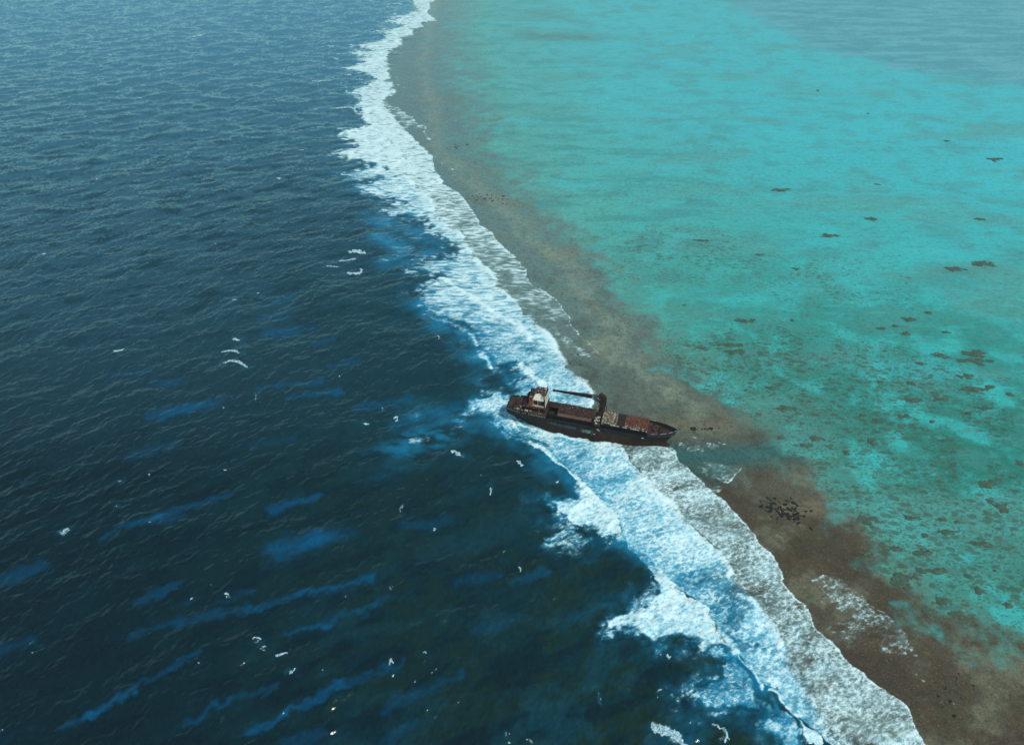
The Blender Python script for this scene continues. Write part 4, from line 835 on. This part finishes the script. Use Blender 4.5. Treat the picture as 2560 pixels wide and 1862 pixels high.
# ------------------------------------------------------------------ poop and accommodation aft
strip_deck(-83.75, -62.6, 10.35, .05, under=.2).build('poop_deck', M_deck, ship)
m = MB(); m.box(-62.8, -62.6, -6.3, 6.3, 7.62, 10.15); m.build('poop_bulkhead', M_dark, ship)
m = MB(); xs = np.linspace(-83.6, -63, 25)                      # open gallery under the poop deck: posts with gaps on each side
for sd in (-1, 1):
    for i, x in enumerate(xs):
        if i in (9, 13) and sd < 0: continue
        m.box(x-.12, x+.12, sd*(deck_hb(x)-.1)-.06, sd*(deck_hb(x)-.1)+.06, 9.28, 10.16)
m.build('gallery_posts', M_palebits, ship)['kind'] = 'stuff'
m = MB(); m.box(-82.6, -62.9, -4.6, 4.6, 9.0, 10.14); m.build('inner_casing', M_dark, ship)
def edge_box(name, x0, x1, z0, z1, mat, skip=()):
    n = 22; xs = np.linspace(x0, x1, n)
    for sd in (-1, 1):
        m = MB()
        for i in range(n-1):
            if (sd, i) in skip:
                if m.v: m.build(name, mat, ship); m = MB()
                continue
            a, b = xs[i], xs[i+1]; ya, yb = sd*deck_hb(a), sd*deck_hb(b); dz = random.uniform(-.12, .12)
            m.hexa([(a, ya, z0), (b, yb, z0), (b, yb-sd*.1, z0), (a, ya-sd*.1, z0)], [(a, ya, z1+dz), (b, yb, z1+dz), (b, yb-sd*.1, z1+dz), (a, ya-sd*.1, z1+dz)])
        m.build(name, mat, ship)
edge_box('poop_bulwark', -83.75, -74, 10.36, 11.2, M_dark, skip=((-1, 4), (-1, 5), (1, 9)))
m = MB(); m.box(-83.95, -83.76, -4.4, 4.4, 9.3, 11.25); m.build('stern_bulwark', M_dark, ship)
for x, y in ((-81, -3.2), (-81, 3.2), (-78, -4.6)):
    m = MB(); m.tube([(x-.35, y, 10.36), (x-.35, y, 11.0)], .22, 8); m.tube([(x+.35, y, 10.36), (x+.35, y, 11.0)], .22, 8); m.box(x-.6, x+.6, y-.25, y+.25, 10.355, 10.45); m.build('bollard', M_palebits if y < -4 else M_dark, ship)
m = MB(); m.tube([(-79.8, -1.1, 10.9), (-79.8, 1.1, 10.9)], .5, 12); m.box(-80.4, -79.2, -1.4, -1.1, 10.36, 11.4); m.box(-80.4, -79.2, 1.1, 1.4, 10.36, 11.4); m.build('stern_winch', M_dark, ship)
# lower house
dh = bpy.data.objects
m = MB(); m.hexa([(-74.5, -4.4, 10.36), (-63.3, -4.4, 10.36), (-63.3, 5.0, 10.36), (-74.5, 5.0, 10.36)], [(-74.5, -4.2, 12.9), (-63.3, -4.2, 12.9), (-63.3, 5.0, 12.9), (-74.5, 5.0, 12.9)])
m.box(-75.2, -63.1, -4.9, 5.3, 12.92, 13.1)
low = m.build('deckhouse', M_dark, ship, label='lowest rusty brown tier of the superstructure')
for x in (-73, -70.6, -68.2, -65.6):
    m = MB(); m.box(x-.35, x+.35, -4.5, -4.25, 11.3, 12.1); m.build('window', M_black, low)
m = MB(); m.box(-66.9, -66.1, -4.52, -4.27, 10.4, 12.3); m.build('door', M_orange, low)
# second tier, open white and orange bay with stanchions
m = MB()
m.box(-72.6, -64.0, 4.3, 4.5, 13.1, 16.2); m.box(-72.6, -72.4, -2.6, 4.3, 13.1, 16.0); m.box(-64.0, -63.8, -3.2, 4.5, 13.1, 16.2); m.box(-72.4, -64.0, -.9, -.75, 13.1, 16.1)
m.box(-73.0, -63.7, -.7, 4.7, 16.2, 16.35)
tier = m.build('deckhouse', M_orange, ship, label='second tier of the superstructure with its side torn open')
m = MB(); m.box(-70.4, -64.4, -3.4, -3.2, 13.1, 14.0); m.hexa([(-72.8, -3.3, 13.11), (-70.3, -3.3, 13.11), (-70.3, -1.0, 13.11), (-72.8, -1.0, 13.11)], [(-72.4, -3.0, 13.9), (-70.3, -3.0, 14.4), (-70.3, -1.2, 14.6), (-72.4, -1.2, 14.0)]); m.build('side_plating', M_white, tier)
for x in (-70.2, -69.2, -67.6, -66.4): 
    m = MB(); m.box(x-.12, x+.12, -3.18, -2.95, 13.1, 17.2); m.build('stanchion', M_white if x in (-70.2, -67.6) else M_orange, tier)
m = MB(); m.box(-68.9, -67.9, -1.0, -.92, 13.9, 15.9); m.build('doorway', M_black, tier)
m = MB(); m.box(-66.3, -64.6, -1.0, -.92, 13.6, 15.6); m.build('doorway', M_black, tier)
m = MB(); m.box(-63.78, -63.6, -3.4, -1.4, 10.4, 18.2); m.box(-63.79, -63.62, -1.35, 4.3, 13.2, 17.2); m.box(-63.6, -63.48, -4.3, 4.6, 11.4, 12.8); m.build('front_plating', M_white, tier)
m = MB(); m.box(-63.58, -63.5, -3.3, -1.6, 8.6, 12.4); m.build('rust_run', M_orange, tier)
# bridge
m = MB(); m.box(-70.0, -64.2, 4.3, 4.5, 16.36, 19.7); m.box(-70.0, -69.8, -.6, 4.3, 16.36, 19.6); m.box(-64.3, -64.1, -1.9, 4.5, 16.36, 17.6); m.box(-69.8, -64.3, -.75, -.6, 16.36, 19.6)
for y in np.linspace(-1.8, 4.2, 6): m.box(-64.28, -64.12, y-.1, y+.1, 17.6, 19.6)
m.box(-64.3, -64.1, -1.9, 4.5, 19.0, 19.7)
bridge = m.build('bridge', M_white, ship)
m = MB()
pts = [(-69.6, 4.9), (-63.8, 4.9), (-63.7, 2.0), (-63.8, -1.6), (-65.2, -2.3), (-66.3, -.9), (-67.6, -.3), (-69.2, -1.2), (-71.2, -.6), (-71.6, 1.0), (-70.4, 3.0)]
k = len(pts); m.add([(x, y, 19.75) for x, y in pts]+[(x, y, 20.0) for x, y in pts], [tuple(range(k))[::-1], tuple(range(k, 2*k))]+[(i, (i+1) % k, k+(i+1) % k, k+i) for i in range(k)])
m.build('roof', M_roof, bridge)
m = MB(); m.add([(-69.4, -.9, 19.7), (-67.5, -.1, 19.72), (-66.2, -.8, 19.72), (-65.0, -2.2, 19.7), (-64.6, -3.3, 17.3), (-66.4, -3.1, 17.2), (-68.8, -3.1, 17.2), (-70.3, -3.0, 17.4),
                 (-69.4, -1.0, 19.6), (-67.5, -.2, 19.62), (-66.2, -.9, 19.62), (-65.0, -2.3, 19.6), (-64.6, -3.4, 17.2), (-66.4, -3.2, 17.1), (-68.8, -3.2, 17.1), (-70.3, -3.1, 17.3)],
                [(0, 1, 6, 7), (1, 2, 5, 6), (2, 3, 4, 5), (15, 14, 9, 8), (14, 13, 10, 9), (13, 12, 11, 10), (7, 6, 14, 15), (6, 5, 13, 14), (5, 4, 12, 13), (4, 3, 11, 12), (0, 7, 15, 8), (3, 2, 10, 11), (2, 1, 9, 10), (1, 0, 8, 9)])
m.build('collapsed_wing', M_white, bridge)
m = MB(); m.tube([(-64.4, 4.0, 20.0), (-64.3, 4.0, 25.6)], .09, 6, .05); m.tube([(-64.4, 3.6, 21.4), (-64.4, 4.4, 21.4)], .18, 6); m.build('antenna', M_black, bridge)
for (x0, x1, y0, y1, z, n_, mt) in ((-69, -64, 0, 4.5, 20.02, 10, M_palebits), (-71, -64.5, -.5, 3, 20.02, 12, M_dark), (-72.5, -64.3, -3, -1.2, 13.2, 22, M_palebits), (-72.5, -64.3, -3.1, -1, 13.2, 26, M_dark), (-75, -63.3, -4.8, -3.4, 13.15, 20, M_orange), (-72.8, -70.2, -.5, 4, 16.4, 12, M_palebits), (-74.4, -63.4, -6.1, -4.8, 10.6, 22, M_deck)):
    scraps('scrap', mt, n_, x0, x1, y0, y1, z, .12, .55)
m = MB()
for k in range(26):
    x = random.uniform(-75, -63.6); z1 = random.choice((13.0, 16.2)); m.box(x, x+.08+random.random()*.2, -4.55-random.random()*.2, -4.42, z1-random.uniform(.6, 2.2), z1)
m.build('hanging_plate', M_dark, ship)['kind'] = 'stuff'
m = MB(); m.add([(-72.9, -4.3, 13.1), (-70.2, -4.2, 13.1), (-70.0, -1.0, 17.9), (-70.6, -.8, 18.6), (-72.9, -4.3, 13.0), (-70.2, -4.2, 13.0), (-70.0, -1.0, 17.8), (-70.6, -.8, 18.5)], [(0, 1, 2, 3), (7, 6, 5, 4), (0, 4, 5, 1), (1, 5, 6, 2), (2, 6, 7, 3), (3, 7, 4, 0)]); m.build('torn_side_panel', M_orange, ship)
# slanting stair, railing and funnel stump behind the bridge
m = MB(); m.hexa([(-74.6, 2.2, 13.1), (-72.9, 2.2, 13.1), (-72.9, 4.4, 13.1), (-74.6, 4.4, 13.1)], [(-74.3, 2.4, 16.1), (-73.1, 2.4, 16.4), (-73.1, 4.2, 16.4), (-74.3, 4.2, 16.1)]); m.build('funnel', M_dark, ship)
m = MB(); m.bar((-75.6, 4.8, 13.2), (-71.6, 4.6, 18.6), .2); m.bar((-75.6, 4.2, 13.2), (-71.6, 4.0, 18.6), .2)
for k in range(11): m.bar((-75.6+.4*k, 4.8, 13.2+.54*k), (-75.6+.4*k, 4.1, 13.2+.54*k), .1)
m.build('stairway', M_dark, ship)
m = MB()
for x, hgt in ((-72.2, 1.7), (-71.5, 1.0), (-72.8, 1.2)): m.tube([(x, 4.2, 16.3), (x, 4.2, 18.2+hgt)], .09, 5)
m.box(-73.2, -70.1, 3.3, 4.9, 17.2, 18.1); m.build('signal_platform', M_dark, ship)
m = MB()
for x in np.arange(-75, -63.2, 1.0): m.box(x, x+.07, -4.85, -4.78, 13.1, 13.9)
m.box(-75, -63.2, -4.86, -4.77, 13.88, 13.95); m.build('railing', M_dark, ship)
m = MB(); m.box(-73.5, -72.3, -5.8, -5.0, 10.36, 11.4); m.build('deck_locker', M_palebits, ship); m = MB(); m.tube([(-76.5, -3.4, 10.36), (-76.5, -3.4, 11.7)], .4, 10, .3); m.build('deck_vent', M_palebits, ship)
m = MB(); m.hexa([(-74.6, -6.3, 10.37), (-63.2, -6.3, 10.37), (-63.2, -4.7, 10.37), (-74.6, -4.7, 10.37)], [(-74.6, -6.3, 10.5), (-63.2, -6.3, 10.5), (-63.2, -4.7, 10.9), (-74.6, -4.7, 10.9)]); m.build('side_walkway', M_hatch1, ship)
scraps('scrap', M_palebits, 16, -80, -63.5, -6, -4.5, 10.8, .1, .4)
scraps('scrap', M_dark, 30, -82, -75, -4, 4, 10.4, .2, .7)
# rudder and propeller
m = MB(); m.hexa([(-80.6, -.2, -1), (-78.4, -.25, -1), (-78.4, .25, -1), (-80.6, .2, -1)], [(-80.9, -.2, 5.2), (-79.0, -.3, 5.2), (-79.0, .3, 5.2), (-80.9, .2, 5.2)]); m.build('rudder', M_dark, ship)
m = MB(); m.tube([(-76.2, 0, .9), (-77.6, 0, .9)], .35, 10, .2)
for k in range(4):
    a = k*math.pi/2+.4; c_, s_ = math.cos(a), math.sin(a)
    m.hexa([(-77.0, .3*c_-.25*s_, .9+.3*s_+.25*c_), (-76.7, .3*c_+.25*s_, .9+.3*s_-.25*c_), (-76.65, .3*c_+.25*s_, .9+.3*s_-.25*c_), (-76.95, .3*c_-.25*s_, .9+.3*s_+.25*c_)],
           [(-77.2, 1.7*c_-.5*s_, .9+1.7*s_+.5*c_), (-76.5, 1.7*c_+.5*s_, .9+1.7*s_-.5*c_), (-76.45, 1.7*c_+.5*s_, .9+1.7*s_-.5*c_), (-77.15, 1.7*c_-.5*s_, .9+1.7*s_+.5*c_)])
m.build('propeller', M_dark, ship)
# anchor on the starboard bow
m = MB(); m.tube([(-3.2, -4.0, 8.3), (-3.0, -3.75, 6.7)], .13, 6); m.tube([(-3.7, -3.85, 6.9), (-3.0, -3.7, 6.5), (-2.3, -3.5, 7.1)], .16, 6); m.build('anchor', M_dark, ship)
#@@REST
def largest_piece(fk):
    """keep only the biggest edge-connected patch of grid cells"""
    lab = np.zeros(fk.shape, int); best = 0; nb = 0; cur = 0
    for j0, i0 in zip(*np.nonzero(fk)):
        if lab[j0, i0]: continue
        cur += 1; st_ = [(j0, i0)]; lab[j0, i0] = cur; cnt = 0
        while st_:
            j, i = st_.pop(); cnt += 1
            for a, b in ((j+1, i), (j-1, i), (j, i+1), (j, i-1)):
                if 0 <= a < fk.shape[0] and 0 <= b < fk.shape[1] and fk[a, b] and not lab[a, b]: lab[a, b] = cur; st_.append((a, b))
        if cnt > nb: nb = cnt; best = cur
    return lab == best if nb else fk
# ------------------------------------------------------------------ whitecaps, each a thing
def foam_material():
    s = NT('whitecap_foam'); P = s.b; pos = s.n('ShaderNodeTexCoord').outputs['Object']
    a = s.noise(pos, 1.2, 5, .65)
    s.put(P.inputs['Base Color'], s.mix(s.step(a, .38, .66), rgba(112, 150, 162), rgba(208, 224, 226))); P.inputs['Roughness'].default_value = .8
    bp = s.n('ShaderNodeBump', i_Strength=.5, i_Distance=.2); s.put(bp.inputs['Height'], a); s.put(P.inputs['Normal'], bp.outputs[0]); return s.m
M_foam = foam_material()
def whitecap(pts, wd, dens, label, group='whitecaps on the open sea', name='whitecap', seed=0):
    """ragged raised foam along a short line of points (2560-wide picture)"""
    P0 = smooth_line(px(0, pts), 2); c = P0.mean(0)
    pxs = np.hypot(c[0], c[1], )
    res = max(.22, .5*math.hypot(math.hypot(*c), H)/750*.55)
    x0, x1 = P0[:, 0].min()-wd*2, P0[:, 0].max()+wd*2; y0, y1 = P0[:, 1].min()-wd*2, P0[:, 1].max()+wd*2
    nx, ny = int((x1-x0)/res)+2, int((y1-y0)/res)+2
    gx_, gy_ = np.meshgrid(x0+np.arange(nx)*res, y0+np.arange(ny)*res)
    d, t = dist_line(gx_+fbm(gx_, gy_, 2.5, 3, .6, seed)*wd*.5, gy_+fbm(gx_, gy_, 2.5, 3, .6, seed+1)*wd*.5, P0)
    n = fbm(gx_*.8, gy_*1.3, max(1.6, res*4), 4, .7, seed+2)
    e = np.minimum(t, len(P0)-1-t)/(len(P0)-1)
    wd_ = wd*(.30 if label == SM else .46); f = np.exp(-(d/wd_)**2)*(.5+.85*np.sqrt(np.clip(e*2, 0, 1)))+.95*n*(1.3-dens)-(1-dens)*.5-.12
    keep = f > .28
    vid = -np.ones(gx_.shape, int); hz_, _, _ = sea_fields(gx_.ravel(), gy_.ravel()); hz_ = hz_.reshape(gx_.shape)
    am2 = .95
    zz = hz_*am2+.12+.55*np.clip(f-.28, 0, .7)+.1*n
    vs = []; fs = []
    fk = largest_piece(keep[:-1, :-1] & keep[1:, :-1] & keep[1:, 1:] & keep[:-1, 1:])
    def vi(j, i):
        if vid[j, i] < 0: vid[j, i] = len(vs); vs.append((gx_[j, i]-c[0], gy_[j, i]-c[1], zz[j, i]))
        return vid[j, i]
    for j, i in zip(*np.nonzero(fk)): fs.append((vi(j, i), vi(j, i+1), vi(j+1, i+1), vi(j+1, i)))
    if not fs: return
    # rim down to the water so each patch has thickness
    from collections import Counter
    ed = Counter()
    for f_ in fs:
        for a, b in zip(f_, f_[1:]+f_[:1]): ed[(a, b)] += 1
    k = {}
    for (a, b) in list(ed):
        if (b, a) not in ed:
            for q_ in (a, b):
                if q_ not in k: k[q_] = len(vs); vs.append((vs[q_][0], vs[q_][1], vs[q_][2]-.35))
            fs.append((b, a, k[a], k[b]))
    me = bpy.data.meshes.new(name); me.from_pydata(vs, [], fs); me.update(); me.polygons.foreach_set('use_smooth', np.ones(len(fs), bool)); me.materials.append(M_foam)
    o = bpy.data.objects.new(name, me); COL.objects.link(o); o.location = (c[0], c[1], 0)
    tag(o, label, 'whitecap', group); return o
for i, (p, wd, de, lb) in enumerate(CAPS): whitecap(p, wd, de, lb, group='distant foam streaks' if lb == LN else ('small foam flecks' if lb == SM else 'whitecaps on the open sea'), seed=i*3+20)
# ------------------------------------------------------------------ larger coral heads, just awash, each a thing
BR = 'brown coral patch awash in the turquoise lagoon'
def r6(u, v, a, b): return (1706+u/1.7728, 931+v/1.7728, a/1.7728, b/1.7728)
def r3(u, v, a, b): return (1706+u/1.7728, v/1.7728, a/1.7728, b/1.7728)
CORAL = [r6(*c) for c in ((390, 68, 25, 9), (285, 78, 12, 6), (870, 42, 22, 8), (1015, 122, 38, 11), (1145, 118, 32, 11), (1020, 50, 33, 10), (1255, 18, 45, 12), (1290, 72, 55, 14), (1365, 66, 22, 9), (1455, 98, 25, 9), (1340, 162, 28, 10), (800, 193, 24, 10), (990, 197, 32, 11), (865, 212, 18, 10), (1105, 220, 18, 11),
          (540, 320, 28, 12), (592, 293, 36, 12), (840, 307, 20, 12), (725, 357, 18, 11), (1355, 495, 45, 16), (1400, 592, 48, 22), (1020, 645, 40, 12), (1150, 655, 28, 10), (825, 655, 50, 28), (1215, 663, 14, 8), (1170, 710, 38, 14), (1075, 727, 16, 12), (1330, 760, 40, 13), (1075, 798, 50, 12), (1120, 878, 72, 18), (975, 925, 52, 36), (1310, 958, 18, 28), (1160, 1008, 30, 20), (1090, 1058, 22, 26), (1220, 1068, 34, 18), (810, 800, 36, 11), (945, 780, 46, 12), (1275, 905, 22, 12), (1498, 410, 24, 20), (1440, 1030, 28, 14), (455, 160, 50, 12), (1270, 182, 12, 8), (340, 185, 18, 7), (1390, 880, 16, 9), (440, 290, 22, 6))]
CORAL += [r3(*c) for c in ((440, 843, 44, 9), (650, 1045, 42, 11), (1380, 707, 42, 8), (1320, 971, 28, 6), (1205, 1195, 50, 14), (1330, 1168, 52, 12), (280, 1422, 52, 12), (1005, 1415, 32, 9), (885, 1458, 22, 8), (985, 1478, 26, 8), (1160, 1473, 20, 7), (945, 1445, 13, 5), (1300, 1565, 80, 16), (1140, 1578, 34, 12), (1300, 1600, 70, 14), (1055, 1612, 24, 8), (350, 1130, 18, 6), (840, 972, 34, 9), (1175, 627, 20, 4), (500, 1190, 22, 6), (860, 817, 20, 3), (820, 504, 10, 3), (600, 402, 10, 2.5), (90, 1545, 50, 9), (230, 1560, 70, 12), (210, 1530, 80, 9), (490, 1420, 12, 5), (1090, 1385, 16, 5), (90, 1065, 40, 6), (10, 1350, 14, 6))]
CORAL_L = {6: 'long coral patch near the right edge level with the wreck', 23: 'large round coral patch right beside the brown reef flat', 20: 'broad ragged coral patch near the right edge of the lagoon', 29: 'longest dark coral bar reaching into the lagoon from the reef flat',
           30: 'big dark coral mass joined to the lower reef flat', 33: 'dark round coral patch, lowest near the reef flat', 15: 'left one of two coral patches right of the bow', 16: 'right and larger one of two coral patches right of the bow', 47: 'lone dark coral oval near the right edge far out in the lagoon',
           57: 'wide coral spread at the right edge, upper of two', 59: 'wide coral spread at the right edge, lower of two', 51: 'elongated coral patch above the wreck in the lagoon', 31: 'upright oval coral patch in the lower lagoon'}
for i, (u, v, a, b) in enumerate(CORAL):
    q_ = px(0, [(u, v), (u+a, v), (u, v-b)]); c = q_[0]; rx = abs(q_[1, 0]-c[0]); ry = abs(q_[2, 1]-c[1])
    res = max(.3, math.hypot(math.hypot(*c), H)/750*.6); nx, ny = int(rx*2.8/res)+3, int(ry*2.8/res)+3
    gx_, gy_ = np.meshgrid(c[0]-rx*1.4+np.arange(nx)*res, c[1]-ry*1.4+np.arange(ny)*res)
    n = fbm(gx_*.9, gy_, max(4, rx*.5), 5, .62, i*2+50)
    f = 1.12-np.hypot((gx_-c[0])/rx, (gy_-c[1])/ry)+.75*n; f = f*np.where(fbm(gx_, gy_, max(2.0, res*3), 2, .5, i+200) > .42, .35, 1)
    keep = f > .16; fk = largest_piece(keep[:-1, :-1] & keep[1:, :-1] & keep[1:, 1:] & keep[:-1, 1:])
    vid = -np.ones(gx_.shape, int); vs = []; fs = []
    def vi(j, k_):
        if vid[j, k_] < 0: vid[j, k_] = len(vs); vs.append((gx_[j, k_]-c[0], gy_[j, k_]-c[1], .10+.25*min(1, max(0, f[j, k_]))))
        return vid[j, k_]
    for j, k_ in zip(*np.nonzero(fk)): fs.append((vi(j, k_), vi(j, k_+1), vi(j+1, k_+1), vi(j+1, k_)))
    if not fs: continue
    ed = set((a_, b_2) for f_ in fs for a_, b_2 in zip(f_, f_[1:]+f_[:1])); kk = {}
    for (a_, b_2) in list(ed):
        if (b_2, a_) not in ed:
            for w_ in (a_, b_2):
                if w_ not in kk: kk[w_] = len(vs); vs.append((vs[w_][0], vs[w_][1], -.4))
            fs.append((b_2, a_, kk[a_], kk[b_2]))
    me = bpy.data.meshes.new('coral_patch'); me.from_pydata(vs, [], fs); me.update(); me.materials.append(M_coral)
    o = bpy.data.objects.new('coral_patch', me); COL.objects.link(o); o.location = (c[0], c[1], 0)
    tag(o, CORAL_L.get(i, BR), 'coral', 'coral patches in the lagoon')
# ------------------------------------------------------------------ dark rocks on the reef flat
protos = []
for k in range(5):
    m = MB(); nr_ = 7; na = 9; vs = []
    for j in range(nr_):
        th = math.pi*j/(nr_-1)
        for i in range(na): a = 2*math.pi*i/na; rr = 1+random.uniform(-.22, .22); vs.append((rr*math.sin(th)*math.cos(a)+1e-3*math.cos(a), rr*math.sin(th)*math.sin(a)*.8+1e-3*math.sin(a), .38*math.cos(th)*rr))
    m.add(vs, [(j*na+i, j*na+(i+1) % na, (j+1)*na+(i+1) % na, (j+1)*na+i) for j in range(nr_-1) for i in range(na)]+[tuple(range(na)), tuple((nr_-1)*na+i for i in range(na))[::-1]])
    protos.append(m.build('reef_rock', M_rock))
used_ = set()
def rocks(n, u, v, ru, rv, s0, s1, label, group):
    q_ = px(9, [(u, v), (u+ru, v), (u, v-rv)]); c = q_[0]; rx = abs(q_[1, 0]-c[0]); ry = abs(q_[2, 1]-c[1])
    for _ in range(n):
        k = random.randrange(5)
        o = protos[k] if k not in used_ else protos[k].copy()
        if k in used_: COL.objects.link(o)
        used_.add(k)
        sc_ = random.uniform(s0, s1)*random.choice((.6, .8, 1, 1)); o.scale = (sc_*random.uniform(.8, 1.5), sc_*random.uniform(.7, 1.2), sc_*.8)
        o.location = (c[0]+random.gauss(0, .48)*rx, c[1]+random.gauss(0, .48)*ry, .02); o.rotation_euler = (0, 0, random.random()*6)
        tag(o, label, 'rock', group)
rocks(105, 1740, 1132, 58, 30, .5, 1.15, 'dark rock in the dense cluster on the brown reef flat below the bow', 'dark rocks clustered on the reef flat')
rocks(16, 1545, 950, 45, 7, .5, 1.0, 'dark rock in the line just off the bow of the wreck', 'rocks off the bow')
rocks(26, 1090, 442, 55, 14, .6, 1.1, 'dark rock on the pale reef flat up the coast from the wreck', 'rocks on the far reef flat')
rocks(8, 1010, 325, 20, 6, .8, 1.3, 'dark rock on the pale reef flat up the coast from the wreck', 'rocks on the far reef flat')
rocks(16, 2110, 1530, 60, 50, .3, .7, 'small dark rock on the brown reef flat in the bottom right', 'rocks in the bottom right')
rocks(14, 1260, 800, 60, 50, .35, .7, 'small dark rock on the grey reef flat between surf and wreck', 'rocks by the surf')
for k in range(5):
    if k not in used_: bpy.data.objects.remove(protos[k])
# ------------------------------------------------------------------ the bird over the surf
bp_ = un(1099.5, 843, 12.0)
M_bw = NT('white_feathers'); M_bw.b.inputs['Base Color'].default_value = (.7, .72, .72, 1)
M_bd = NT('dark_feathers'); M_bd.b.inputs['Base Color'].default_value = (.03, .03, .035, 1)
m = MB(); rings = [(-.55, .03, 0), (-.3, .10, .02), (0, .16, .03), (.25, .13, .04), (.42, .07, .06), (.52, .08, .07), (.62, .05, .06), (.78, .012, .04)]; n = 8; vs = []
for x, r_, z in rings: vs += [(x, r_*math.cos(2*math.pi*k/n), z+r_*.9*math.sin(2*math.pi*k/n)) for k in range(n)]
m.add(vs, [(i*n+k, i*n+(k+1) % n, (i+1)*n+(k+1) % n, (i+1)*n+k) for i in range(len(rings)-1) for k in range(n)]+[tuple(range(n))[::-1], tuple((len(rings)-1)*n+k for k in range(n))])
bird = m.build('seabird', M_bd.m, None, smooth=True); bird.location = (bp_[0], bp_[1], 12); bird.rotation_euler = (R(10), 0, R(70)); bird.scale = (1.7, 1.7, 1.7)
tag(bird, 'dark and white seabird flying over blue water left of the surf', 'bird')
for sd in (-1, 1):
    m = MB(); pr_ = [(0, .12, .05, .26), (-.02, .45, .22, .22), (.06, .8, .26, .15), (-.08, 1.15, .16, .04)]; vs = []
    for x, y, z, cw in pr_: vs += [(x+cw*.5, sd*y, z), (x-cw*.5, sd*y, z-.01), (x-cw*.5, sd*y, z-.03), (x+cw*.5, sd*y, z-.03)]
    m.add(vs, [(i*4+k, i*4+(k+1) % 4, (i+1)*4+(k+1) % 4, (i+1)*4+k) for i in range(3) for k in range(4)]+[(0, 1, 2, 3), (12, 13, 14, 15)]); m.build('wing', M_bw.m if sd > 0 else M_bd.m, bird)
m = MB(); m.add([(-.5, -.04, .01), (-.5, .04, .01), (-.95, .14, 0), (-.95, -.14, 0), (-.5, -.04, -.02), (-.5, .04, -.02), (-.95, .14, -.02), (-.95, -.14, -.02)], [(0, 1, 2, 3), (7, 6, 5, 4), (0, 4, 5, 1), (1, 5, 6, 2), (2, 6, 7, 3), (3, 7, 4, 0)]); m.build('tail', M_bw.m, bird)
# ------------------------------------------------------------------ haze over the whole sea
m = MB(); m.box(-14000, 14000, -400, 14000, -3, H+6)
hm = bpy.data.materials.new('haze_air'); hm.use_nodes = True; t = hm.node_tree
for nd in list(t.nodes):
    if nd.type != 'OUTPUT_MATERIAL': t.nodes.remove(nd)
pv = t.nodes.new('ShaderNodeVolumePrincipled'); pv.inputs['Color'].default_value = (.86, 1.0, 1.0, 1); pv.inputs['Density'].default_value = .0001; pv.inputs['Anisotropy'].default_value = .3
t.links.new(pv.outputs[0], [q_ for q_ in t.nodes if q_.type == 'OUTPUT_MATERIAL'][0].inputs['Volume'])
hz_o = m.build('haze', hm); hz_o['kind'] = 'stuff'
